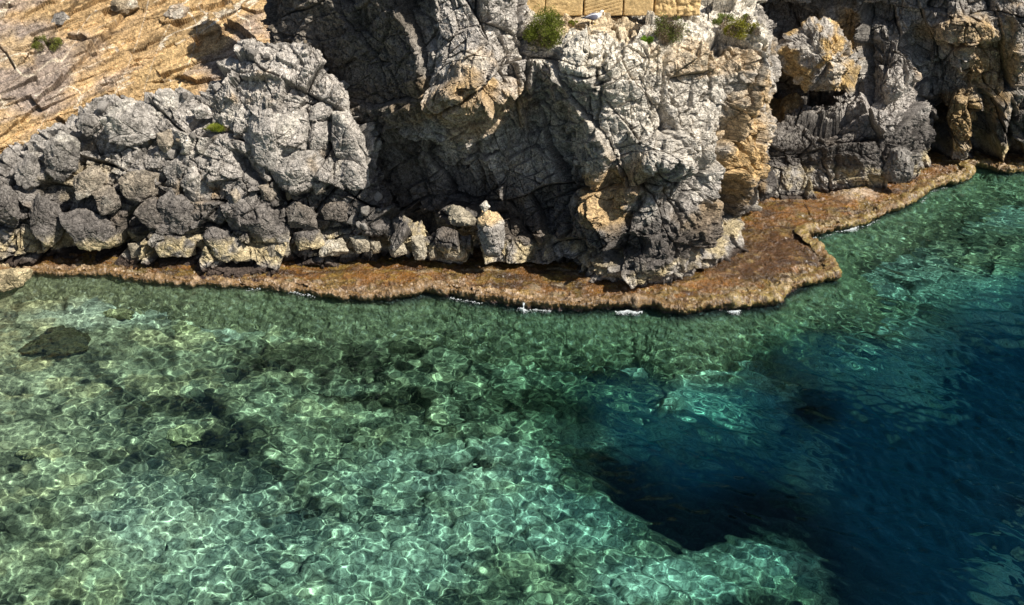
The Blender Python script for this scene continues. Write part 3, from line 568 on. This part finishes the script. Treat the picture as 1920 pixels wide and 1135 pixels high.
# ------------------------------------------------------------------ seabed
CT = [(-200,560,.5),(-200,800,.7),(-200,1200,1.0),(0,600,.55),(0,800,.9),(0,1100,1.15),(200,560,.8),(200,700,1.0),(300,900,1.25),(400,1100,1.4),(500,600,1.3),(600,800,1.5),(700,1000,1.7),(800,620,1.5),(900,750,1.9),(1000,900,1.9),(1000,1130,1.9),
 (1200,650,1.9),(1300,800,2.2),(1130,905,3.6),(1200,930,4.3),(1180,980,4.2),(1280,900,3.9),(1300,980,4.4),(1040,900,2.0),(1060,980,2.2),(1130,1060,2.4),(1240,860,2.4),(1400,950,4.6),(1400,620,1.9),(1400,700,2.0),(1530,640,2.0),(1600,500,1.9),(1600,620,2.3),(1650,720,2.5),(1500,790,3.7),(1450,775,3.0),(1750,850,4.6),(1780,780,3.6),(1790,700,3.6),(1920,650,4.0),(1920,570,2.5),(1800,570,2.1),(1900,500,2.0),(1900,400,2.1),(1750,430,2.0),(1900,900,5),(1600,960,4.6),(1430,850,2.9),(1490,880,2.5),(1530,905,2.8),(1400,1000,4.4),(1440,1070,2.3),(1350,1125,2.3),(1480,1130,2.8),(1600,1060,4.6),(1700,1130,4.6),(1880,1085,3.0),(1900,1200,5),(2300,700,4.6),(2300,300,2.6),(2300,520,3.0),(2300,1200,5.5),(1900,330,1.9),(1230,1130,2.2),(1250,1030,4.2),(0,450,.8),(600,480,1.2),(1200,500,1.8),(1600,380,1.6)]
def w2(px, py, z=0.):       # where a bed point of depth z seen at that pixel lies, after the ray bends at the surface
    p = atz(px, py); d = ray(px, py); d = d / np.linalg.norm(d); s = d[:2] / 1.333; k = np.linalg.norm(s); 
    return p[:2] + s / math.sqrt(1 - k * k) * z
cp = np.array([w2(a, b, z) for a, b, z in CT]); cz = np.array([z for _, _, z in CT])
def rbf(pts, val, X, Yv):
    D = np.linalg.norm(pts[:, None] - pts[None], axis=-1); n = len(pts); A = np.zeros((n + 3, n + 3)); A[:n, :n] = D
    A[:n, n] = 1; A[:n, n + 1:] = pts; A[n:, :n] = A[:n, n:].T; w = np.linalg.solve(A + np.diag([.03] * n + [0] * 3), np.concatenate([val, [0, 0, 0]]))
    o = w[n] + w[n + 1] * X + w[n + 2] * Yv
    for i in range(n): o = o + w[i] * np.hypot(X - pts[i, 0], Yv - pts[i, 1])
    return o
def bgrid(x0, x1, y0, y1, nx, ny):
    return np.meshgrid(np.linspace(x0, x1, nx), np.linspace(y0, y1, ny))
BX, BY = bgrid(-22, 26, 8, 40, 900, 640)
dep = np.clip(rbf(cp, cz, BX, BY), .35, 6); dep = dep + .8 * fbm(np.stack([BX, BY, 0 * BX], -1), .55, 5, 88, .6) * sst(1.5, 3, dep); dep = np.interp(dep, [0, 1.1, 2.5, 4.3, 7], [0, 1.1, 1.6, 3.5, 6.2])
B0 = np.stack([BX, BY, np.zeros_like(BX)], -1)
def wb(px, py, z, rx, ry, an=0):   # blob on the bed: plan centre and plan radii
    p = w2(px, py, z); return (p[0], p[1], rx, ry, an)
pale = [wb(850,900,1.8,2.2,.9,10), wb(1250,790,2,2.4,.8,12), wb(700,1050,1.7,2.4,1.3), wb(1480,875,2.4,1.0,.55,-35), wb(1440,1085,2.4,1.3,.8), wb(1230,1120,2.2,1.6,.7), wb(1880,1090,3,.8,.6), wb(1620,710,2.8,1.8,.8,-20), wb(420,1000,1.4,2.4,1.6), wb(1150,700,1.9,1.3,.5), wb(1640,500,2,1.8,1.4), wb(200,590,.8,1.8,.6), wb(1850,400,2,2.2,1.2), wb(1750,560,2.2,2.6,1.0), wb(1420,690,2.1,1.6,.8), wb(1700,640,2.4,1.6,.6),wb(430,620,1.3,.9,.3), wb(1000,1000,1.9,1.6,1)]
dark = [wb(1150,720,1.9,1.1,.25), wb(620,680,1.4,2.6,.8,5), wb(700,760,1.5,1.6,.5), wb(460,830,1.4,1.3,.5), wb(880,890,1.8,1.2,.25), wb(1400,960,4,2.6,1.3,-10), wb(1600,840,3.8,2.4,.7), wb(1050,770,1.9,2.0,.6), wb(560,950,1.5,.5,.2), wb(330,760,1.2,1.2,.4)]
nb = fbm(B0, .7, 4, 81); nb2 = fbm(B0, 2.2, 4, 82, .6)
mp = 0; md = 0
for b in pale: mp = np.maximum(mp, sst(1.35, .5, blob(BX, BY, b) + .55 * nb + .3 * nb2))
for b in dark: md = np.maximum(md, sst(1.35, .5, blob(BX, BY, b) + .6 * nb + .35 * nb2))
amp = .5 + .5 * md
Fd, Jd = fracture(np.stack([BX, BY, np.zeros_like(BX)], -1), [(1.3, (1.2, 1, 1), .17, .16, .15, .12), (.5, (1.25, 1, 1), .07, .10, .22, .09), (.22, (1.2, 1, 1), .03, .03, .25, .04)], seed=85, warp=.25, fine=.03)
BZ = -np.maximum(dep - Fd * (.7 + .5 * md), .22)
_, _, I5, _ = worley(np.stack([BX, BY, np.zeros_like(BX)], -1) / np.array([.55, .42, 1]), 91); r5 = idr(I5, 3)
_, _, I6, _ = worley(np.stack([BX, BY, np.zeros_like(BX)], -1) / np.array([.26, .2, 1]), 92); r6 = idr(I6, 3)
STONE = np.array([.43, .42, .27])
bc = np.broadcast_to(STONE, B0.shape) * (.22 + .85 * r5 + .6 * r6 + .6 * nb2)[..., None]
bc = mix(bc, np.array([.42, .30, .13]) * (.6 + .7 * r6)[..., None], sst(.55, .9, r5) * sst(2.2, .8, dep) * .5)
bc = mix(bc, np.array([.80, .84, .70]) * (.85 + .3 * nb2)[..., None], mp * (.45 + .28 * sst(-1.5, 2.5, BX)))
bc = mix(bc, np.array([.07, .065, .035]) * (.6 + .8 * r6 + .6 * nb2)[..., None], np.clip(md - .4 * mp, 0, 1) * .85)
bc = mix(bc, np.array([.03, .04, .036]) * (.5 + .9 * r6 + .8 * nb2)[..., None], sst(2.0, 2.9, dep + .4 * nb - .5 * mp))         # deep seagrass
bc = bc * (1 - .6 * Jd)[..., None]
bed = mesh_obj('seabed', np.stack([BX, BY, BZ], -1), gfaces(*BX.shape)[:, ::-1], M_bed, col=np.clip(bc, .004, .9)); tag(bed, kind='structure')
bed.cycles.is_caustics_receiver = True; sh.cycles.is_caustics_receiver = True
floor = mesh_obj('sea_floor', [(-400, -200, -7), (400, -200, -7), (400, 700, -7), (-400, 700, -7)], [(0, 1, 2, 3)], M_bed, col=np.full((4, 3), .02)); tag(floor, kind='structure')
floor.location.z = -.5
# submerged rocks one can tell apart
SUBR = [([(50,615),(95,608),(150,625),(178,655),(120,675),(60,660)],.45,.5,'dark reef rock just under the water at the left edge',.25,.35),
 ([(195,575),(225,568),(245,580),(240,600),(200,598)],.75,.6,'submerged olive boulder off the left end of the shelf',1,.4),
 ([(318,605),(345,595),(370,608),(368,635),(330,632)],1.0,.6,'pale brown submerged boulder beside a dark patch',1.25,.45),
 ([(310,800),(345,790),(382,800),(375,835),(320,838)],1.05,.5,'yellow green submerged boulder in the lower left shallows',1.4,.4),
 ([(35,838),(58,832),(78,842),(70,858),(40,856)],.8,.6,'small brown submerged stone near the left edge',1.1,.35),
 ([(505,955),(550,940),(582,955),(560,975),(515,978)],1.4,.5,'dark submerged boulder amid bright caustic lines',.35,.4),
 ([(620,1080),(655,1070),(690,1085),(672,1105),(628,1103)],1.55,.5,'small dark submerged rock near the bottom edge',.5,.4),
 ([(1090,700),(1140,688),(1200,700),(1180,725),(1110,722)],1.6,.5,'large black submerged rock off the middle of the shelf',.22,.4),
 ([(1340,632),(1370,622),(1415,628),(1410,645),(1360,648)],1.5,.4,'tan submerged ridge below the shelf corner',.9,.4),
 ([(770,605),(800,600),(830,606),(815,618),(780,618)],1.2,.5,'green submerged slab below the middle shelf edge',.8,.4)]
for i, (pl, z, th, lb, g, r) in enumerate(SUBR):
    cx = sum(p[0] for p in pl) / len(pl); cy = sum(p[1] for p in pl) / len(pl); q = w2(cx, cy, z); p0 = atz(cx, cy)
    Z = (np.ptp([p[0] for p in pl]) / FP) * (p0[1] * C30 + CH * S30) * .5; r0 = np.random.default_rng(700 + i)
    V, Fc = ico(5); inv = 0
    for j in range(14):
        n = r0.normal(size=3); n /= np.linalg.norm(n); inv = inv + np.maximum(V @ n / r0.uniform(.75, 1.), 0)**14
    P = V * (np.maximum(inv, .3)**(-1 / 14.))[:, None] * np.array([Z, Z * .75, Z * th]); P = P * (1 + .12 * fbm(P, 2.5, 4, i))[:, None]
    Dr, _ = fracture(P, [(.5 * Z, (1, 1, 1), .05 * Z, .12 * Z, .12, .08 * Z), (.2 * Z, (1, 1, 1), .02 * Z, .06 * Z, .12, .03 * Z)], seed=i, warp=.1, fine=.02); P = P + V * Dr[:, None]
    o = mesh_obj('submerged_rock', P, Fc, M_bed, col=np.broadcast_to(np.array([.34, .31, .17]) * g, P.shape) * (1 + .5 * fbm(P, 4, 3, i))[:, None])
    o.location = (q[0], q[1], -z - .1); o.cycles.is_caustics_receiver = True; tag(o, lb, 'submerged rock', 'rocks under the water')
# ------------------------------------------------------------------ water
WU, WY = bgrid(-1, 1, 9, 34, 1500, 1150)
WX = 1.5 + WU * (.47 * (WY * C30 + CH * S30) + 3.2)
WZ = np.zeros_like(WX); W0 = np.stack([WX, WY, np.zeros_like(WX)], -1)
dw = np.clip(rbf(cp, cz, WX, WY), .35, 6); dw = dw + .5 * fbm(W0, .55, 4, 88) * sst(1.5, 3, dw)
open_ = sst(2.9, 3.9, dw)
wind = sst(1.0, 8.5, WX - .25 * (WY - 18)); gust = .8 + .6 * fbm(W0, .25, 3, 95)
rw = np.random.default_rng(5)
def waves(n, l0, l1, slope, th0, sp):
    o = np.zeros_like(WX, dtype=F32); X_, Y_ = WX.astype(F32), WY.astype(F32)
    for j in range(n):
        lam = 10**rw.uniform(math.log10(l0), math.log10(l1)); k = 2 * math.pi / lam; th = rw.normal(th0, sp)
        o += F32(slope / k * math.sqrt(2 / n)) * np.cos(F32(k * math.cos(th)) * X_ + F32(k * math.sin(th)) * Y_ + F32(rw.uniform(0, 6.28)))
    return o
WZ += waves(90, .14, .95, .080, -1.2, 1.1) * (1 - .3 * wind) * (.85 + .5 * fbm(W0, .5, 2, 97))   # calm inshore ripple
WZ += waves(60, .12, .40, .07, 1.0, .5) * (.3 + .7 * wind + 4.5 * open_) * gust
WZ += waves(60, .28, 1.1, .33, 1.05, .35) * open_
WZ += waves(70, .22, 1.2, .20, 1.0, .38) * (.10 + .90 * wind) * gust                              # wind chop offshore
# colour of the water column: what is left of white light on its way through it
L_ = dw * 1.25
wt = np.stack([np.exp(-.44 * L_), np.exp(-.105 * L_), np.exp(-.135 * L_)], -1); murk = .008 + .16 * sst(2.5, 3.7, dw)
mw = bpy.data.materials.new('sea water'); t = nodes(mw); N = t.nodes.new; K = t.links.new
out = N('ShaderNodeOutputMaterial'); g = N('ShaderNodeBsdfGlass'); g.inputs['IOR'].default_value = 1.333; g.inputs['Roughness'].default_value = 0
a = N('ShaderNodeAttribute'); a.attribute_name = 'tone'; K(a.outputs['Color'], g.inputs['Color']); df = N('ShaderNodeBsdfDiffuse'); df.inputs[0].default_value = (.002, .042, .09, 1); mx = N('ShaderNodeMixShader')
ab = N('ShaderNodeAttribute'); ab.attribute_name = 'murk'; K(ab.outputs['Fac'], mx.inputs[0]); K(g.outputs[0], mx.inputs[1]); K(df.outputs[0], mx.inputs[2]); K(mx.outputs[0], out.inputs[0])
water = mesh_obj('water', np.stack([WX, WY, WZ], -1), gfaces(*WX.shape)[:, ::-1], mw, col=np.sqrt(wt)); tag(water, kind='structure')
ma = water.data.attributes.new('murk', 'FLOAT', 'POINT'); ma.data.foreach_set('value', murk.astype(F32).ravel())
water.cycles.is_caustics_caster = True
#@@TAIL
# ------------------------------------------------------------------ things on the headland
bpy.context.view_layer.update()
def hit(o, px, py):
    d = ray(px, py); d = d / np.linalg.norm(d)
    ok, loc, nrm, _ = o.ray_cast(Vector((0, 0, CH)), Vector(d)); return np.array(loc) if ok else None
M_block = rock_mat('sandstone', bump=.5, sc=16, grain=.15)
BK = [(958,1021,.95,0),(1023,1092,1,0),(1095,1167,.92,1),(1169,1224,1,2),(1227,1268,1.0,3),(1270,1311,1.,3)]
BLB = ['sandstone block partly hidden by grey rock, leftmost of the row', 'pitted sandstone block left of the saw marked one', 'sandstone block with slanting saw lines, behind the gull', 'smooth faced sandstone block right of the saw marked one',
       'rough hewn sandstone block, second from the right end', 'rough hewn sandstone block at the right end over a dark gap']
for i, (x0, x1, g, kind) in enumerate(BK):
    Yb = 25.35; a = at(x0, 27, Yb); b = at(x1, 27, Yb); w = (b[0] - a[0]) / 2; hh = .26; dp = .3
    V, Fc = ico(6); pw = 26 if kind < 3 else 12
    r = (np.abs(V)**pw).sum(1)**(-1 / pw); P = V * r[:, None] * np.array([w, dp, hh])
    am = .006 if kind in (1, 2) else .014 if kind == 0 else .03
    D = am * (fbm(P, 9, 4, i) * 1.6 + (1 - 2 * np.abs(fbm(P, 5, 3, i + 9))) * (1 if kind == 3 else .5))
    if kind == 1: D = D - .010 * (1 - sst(0, .22, np.abs(((P[:, 2] - .28 * P[:, 0]) * 12) % 1 - .5)))
    P = P + V * D[:, None]
    c = np.array([.70, .49, .23]) * g * (1 + .25 * fbm(P, 6, 4, i + 3))[:, None]
    o = mesh_obj('sandstone_block', P, Fc, M_block, col=c); o.location = ((a[0] + b[0]) / 2, Yb + dp, a[2] + hh - .04)
    o.rotation_euler = (0, (.01, -.01, .005, 0, .02, -.02)[i], 0)
    tag(o, BLB[i], 'stone block', 'sandstone blocks along the headland top')
# ---- gull
def tube(name, st, mat, parent=None, n=16, flat=1., dirn=None):
    """st: list of (x, y, z, half width, half height); rings in the plane across the path; closed ends"""
    st = [np.array(s, float) for s in st]; V = []
    for k, s_ in enumerate(st):
        d = st[min(k + 1, len(st) - 1)][:3] - st[max(k - 1, 0)][:3]; d /= np.linalg.norm(d)
        side = np.cross([0, 0, 1], d) if abs(d[2]) < .95 else np.cross([0, 1, 0], d); side /= np.linalg.norm(side); up = np.cross(d, side)
        for j in range(n):
            a = 2 * math.pi * j / n; V.append(s_[:3] + side * math.cos(a) * s_[3] + up * math.sin(a) * s_[4])
    Fq = [[k * n + j, k * n + (j + 1) % n, (k + 1) * n + (j + 1) % n, (k + 1) * n + j] for k in range(len(st) - 1) for j in range(n)]
    V += [st[0][:3], st[-1][:3]]; m = len(V)
    bm = bmesh.new(); vs = [bm.verts.new(v) for v in V]
    for f in Fq: bm.faces.new([vs[i] for i in f])
    for j in range(n):
        bm.faces.new([vs[m - 2], vs[(j + 1) % n], vs[j]]); bm.faces.new([vs[m - 1], vs[(len(st) - 1) * n + j], vs[(len(st) - 1) * n + (j + 1) % n]])
    me = bpy.data.meshes.new(name); bm.to_mesh(me); bm.free(); me.materials.append(mat)
    for p in me.polygons: p.use_smooth = True
    o = bpy.data.objects.new(name, me); C.objects.link(o); o.parent = parent; return o
GW = plain('gull white', (.80, .79, .76), .8, .1, .04); GG = plain('gull grey', (.15, .15, .19), .8, .1, .08); GB = plain('gull black', (.02, .02, .022), .7, .2, .1)
GY = plain('gull yellow', (.75, .42, .05), .5, .3, .05); GL = plain('gull legs', (.55, .42, .12), .6, .2, .1)
p = hit(headland, 1113, 46)
gull = empty('gull', p); tag(gull, 'white and grey gull standing in profile facing right on the headland edge', 'gull')
# body axis x to the right: tail, belly, breast, neck, head as one surface
tube('body', [(-.22,0,.150,.012,.010),(-.17,0,.155,.035,.022),(-.10,0,.158,.055,.050),(-.02,0,.165,.072,.068),(.06,0,.180,.074,.072),(.115,0,.205,.060,.060),(.145,0,.240,.042,.042),(.160,0,.270,.034,.034),(.172,0,.292,.036,.034),(.192,0,.300,.033,.030),(.212,0,.297,.020,.018),(.222,0,.294,.008,.008)], GW, gull)
for sd in (-1, 1):
    w_ = tube('wing', [(.085,sd*.058,.205,.008,.02),(.05,sd*.075,.192,.018,.058),(-.03,sd*.074,.176,.018,.066),(-.11,sd*.056,.168,.012,.042),(-.18,sd*.034,.158,.008,.022),(-.22,sd*.024,.152,.005,.012)], GG, gull, 12)
    tube('wing_tip', [(-.17,sd*.032,.160,.007,.020),(-.23,sd*.02,.152,.006,.014),(-.295,sd*.010,.146,.003,.004)], GB, w_, 8)
    lg = tube('leg', [(.005,sd*.028,.125,.010,.010),(.008,sd*.030,.10,.005,.005),(.012,sd*.030,.055,.0045,.0045),(.008,sd*.030,.0,.0045,.0045)], GL, gull, 8)
    tube('foot', [(-.008,sd*.030,.004,.004,.003),(.015,sd*.030,.005,.012,.003),(.045,sd*.030,.003,.020,.002)], GL, lg, 8)
    tube('eye', [(.196,sd*.030,.304,.003,.003),(.199,sd*.031,.304,.004,.004),(.202,sd*.030,.304,.003,.003)], GB, gull, 8)
tube('tail', [(-.16,0,.150,.03,.006),(-.25,0,.138,.036,.004),(-.27,0,.136,.034,.002)], GW, gull, 8)
tube('beak', [(.212,0,.294,.010,.012),(.235,0,.290,.007,.009),(.252,0,.284,.004,.006),(.260,0,.276,.002,.002)], GY, gull, 8)
# ---- small stakes
M_st = plain('bleached wood', (.8, .74, .62), .8, .2, .1)
for px, h, lb in ((1133, .11, 'short bleached stub standing before the saw marked block, nearer the gull'), (1162, .14, 'taller bleached stub standing before the right edge of the saw marked block')):
    q = hit(headland, px, 31)
    if q is not None:
        o = tube('stub', [(0,0,-.05,.011,.011),(0,0,h*.5,.012,.010),(.004,0,h,.008,.008)], M_st); o.location = q; tag(o, lb, 'stub', 'bleached stubs in front of the blocks')
# ---- shrubs
def leaf_mat():
    m = bpy.data.materials.new('leaves'); t = nodes(m); N = t.nodes.new; K = t.links.new
    out = N('ShaderNodeOutputMaterial'); a = N('ShaderNodeAttribute'); a.attribute_name = 'tone'
    d = N('ShaderNodeBsdfDiffuse'); tr = N('ShaderNodeBsdfTranslucent'); mx = N('ShaderNodeMixShader'); mx.inputs[0].default_value = .3
    K(a.outputs['Color'], d.inputs[0]); K(a.outputs['Color'], tr.inputs[0]); K(d.outputs[0], mx.inputs[1]); K(tr.outputs[0], mx.inputs[2]); K(mx.outputs[0], out.inputs[0]); return m
M_leaf = leaf_mat(); M_twig = plain('twigs', (.22, .17, .13), .9, .1, .2)
def shrub(surf, px, py, rx, ry, n, col, label, seed, leaf=.02, dead=.15, lift=.6, name='shrub', cat='shrub', group='shrubs growing on the rock', grass=False):
    base = hit(surf, px, py + ry * .5)
    if base is None: return
    sc = (base[1] * C30 + (CH - base[2]) * S30) / FP; W_, H_ = rx * sc * 1.3, ry * sc * 1.15; r0 = np.random.default_rng(seed)
    root = empty(name, base); tag(root, label, cat, group)
    col = np.array(col) * 1.0; n = int(n * 1.7); leaf = leaf * 1.2
    nc = max(10, int(n / 190)); V = []; Fc = []; Cc = []; TV = []; TF = []
    for k in range(nc):
        d = r0.normal(size=3); d /= np.linalg.norm(d); d[2] = abs(d[2]) * 1.2 - .35; rr = r0.uniform(.45, 1)
        c0 = np.array([d[0] * W_, d[1] * W_ * .6 - .1 * W_, H_ * lift + d[2] * H_]) * rr
        tint = np.array(col) * r0.uniform(.6, 1.35); isd = r0.random() < dead
        if isd: tint = np.array([.20, .15, .10]) * r0.uniform(.7, 1.5)
        # stem
        s0 = np.array([0, 0, -.03]); a = len(TV); pr = np.cross(c0 - s0, [0, 1, .3]); pr = pr / (np.linalg.norm(pr) + 1e-6) * .006
        mid = (s0 + c0) / 2 + r0.normal(size=3) * .03
        pts = [s0, mid, c0]
        for q, w in zip(pts, (1.6, 1, .4)): TV += [q + pr * w, q - pr * w, q + np.array([0, .006 * w, 0])]
        for q in (0, 3):
            for j in range(3): TF.append([a + q + j, a + q + (j + 1) % 3, a + q + 3 + (j + 1) % 3, a + q + 3 + j])
        cr_ = .38 * min(W_, H_) * r0.uniform(.7, 1.2)
        m = n // nc
        for _ in range(m):
            dd = r0.normal(size=3); dd /= np.linalg.norm(dd); q = c0 + dd * cr_ * r0.random()**.45
            ax = dd + r0.normal(size=3) * .6 + np.array([0, 0, .5]); 
            if grass: q = np.array([c0[0] * .6, c0[1] * .6, 0]) + r0.normal(size=3) * np.array([.03, .03, .01]); ax = np.array([dd[0] * .9 + c0[0] / W_, dd[1] * .5, 1.2])
            ax /= np.linalg.norm(ax); sd_ = np.cross(ax, r0.normal(size=3)); sd_ /= np.linalg.norm(sd_); L = leaf * r0.uniform(.6, 1.5) * (5 if grass else 1.); w = leaf * (.13 if grass else .33)
            i = len(V); V += [q, q + ax * L * .5 + sd_ * w, q + ax * L + (np.array([.0, 0, -.3 * L]) if grass else 0), q + ax * L * .5 - sd_ * w]; Fc.append([i, i + 1, i + 2, i + 3])
            tt = tint * r0.uniform(.65, 1.4); Cc += [tt] * 4
    mesh_obj('foliage', V, Fc, M_leaf, root, np.array(Cc), smooth=False); mesh_obj('stems', TV, TF, M_twig, root, smooth=False)
G1 = (.16, .19, .035)
shrub(headland, 1020, 68, 30, 38, 9000, G1, 'large bushy green shrub hanging over the headland rim left of the gull', 1, .022, .06, .75)
shrub(headland, 1249, 64, 29, 28, 5200, (.13, .16, .035), 'half dry round shrub below the rough hewn blocks', 2, .02, .45, .7)
shrub(headland, 1214, 74, 10, 8, 700, (.16, .26, .03), 'small bright green sprig left of the half dry shrub', 3, .02, 0, .6)
shrub(headland, 1388, 56, 28, 20, 3800, (.24, .23, .035), 'yellowish shrub near the right corner of the headland top', 4, .022, .15, .7)
shrub(headland, 1355, 36, 24, 12, 1500, (.17, .20, .05), 'low green shrub higher up left of the yellowish one', 5, .02, .2, .6)
shrub(headland, 1396, 32, 8, 6, 300, (.22, .24, .06), 'tiny pale green plant above the yellowish shrub', 6, .02, .1, .6)
shrub(headland, 1073, 43, 10, 5, 500, (.20, .21, .035), 'tiny green cushion plant between the large shrub and the gull', 7, .018, .0, .5)
shrub(headland, 1052, 44, 8, 10, 500, (.16, .15, .07), 'small greyish sprig touching the large shrub', 8, .018, .4, .6)
shrub(slope, 97, 84, 24, 15, 2600, (.17, .18, .045), 'green shrub alone on the ochre slope at upper left', 9, .025, .2, .6)
shrub(leftm, 413, 238, 22, 11, 1500, (.26, .30, .04), 'bright green grass tuft on the grey outcrop above dry stems', 10, .03, .1, .5, 'grass_tuft', 'grass tuft', None, True)
# ---- foam
M_foam = plain('foam', (.62, .66, .66), .6, .3, .05)
def foam(px, py, rx, ry, n, label, seed, fall=0, spread=.07):
    r0 = np.random.default_rng(seed); V0, F0 = ico(1); V = []; Fc = []; sel = np.where(np.abs(lp - px) < max(rx, 3) * 1.2)[0]
    mid = sel[np.argmin(np.abs(lp[sel] - px))]; c0 = np.array([CN[mid, 0] + CNr[mid, 0] * .08, CN[mid, 1] + CNr[mid, 1] * .08, 0])
    for k in range(n):
        e = sel[int(np.clip(r0.normal() * .22 + .5, 0, .999) * len(sel))] if rx < 60 else sel[r0.integers(len(sel))]
        if rx >= 60 and vnoise(np.array([[e * .02, seed, 0.]]), 3)[0] < .15: continue
        o_ = .07 + abs(r0.normal()) * spread; q = np.array([CN[e, 0] + CNr[e, 0] * o_, CN[e, 1] + CNr[e, 1] * o_, .01 + .025 * r0.random()]) - c0; s = r0.uniform(.003, .009) * (1.4 if o_ < .12 else .8)
        if k < fall: f = r0.random(); q = np.array([CNr[mid, 0] * (.04 + .06 * (1 - f)) + r0.normal() * .008, CNr[mid, 1] * (.04 + .06 * (1 - f)), f * .2]); s *= .8
        i = len(V) * len(V0); V.append(V0 * s * np.array([1.4, 1.2, .6 if k >= fall else 2.5]) + q); Fc.append(F0 + i)
    o = mesh_obj('foam', np.concatenate(V), np.concatenate(Fc), M_foam); o.location = c0; tag(o, label, kind='stuff')
foam(1180, 571, 22, 5, 700, 'white foam washing against the middle of the shelf edge', 1)
foam(983, 571, 8, 4, 160, 'thin white trickle running off the shelf edge', 2, 90)
foam(1594, 513, 10, 4, 300, 'small splash at the outer corner of the shelf', 3)
foam(1376, 566, 10, 4, 220, 'small splash where the brown ledge juts out', 4)
foam(1140, 577, 160, 4, 700, 'fine bubbles along the middle of the shelf edge', 5)
foam(700, 560, 200, 4, 500, 'scattered bubbles below the left part of the shelf', 6)
foam(1650, 412, 120, 5, 400, 'thin broken wash line along the far shelf', 7)
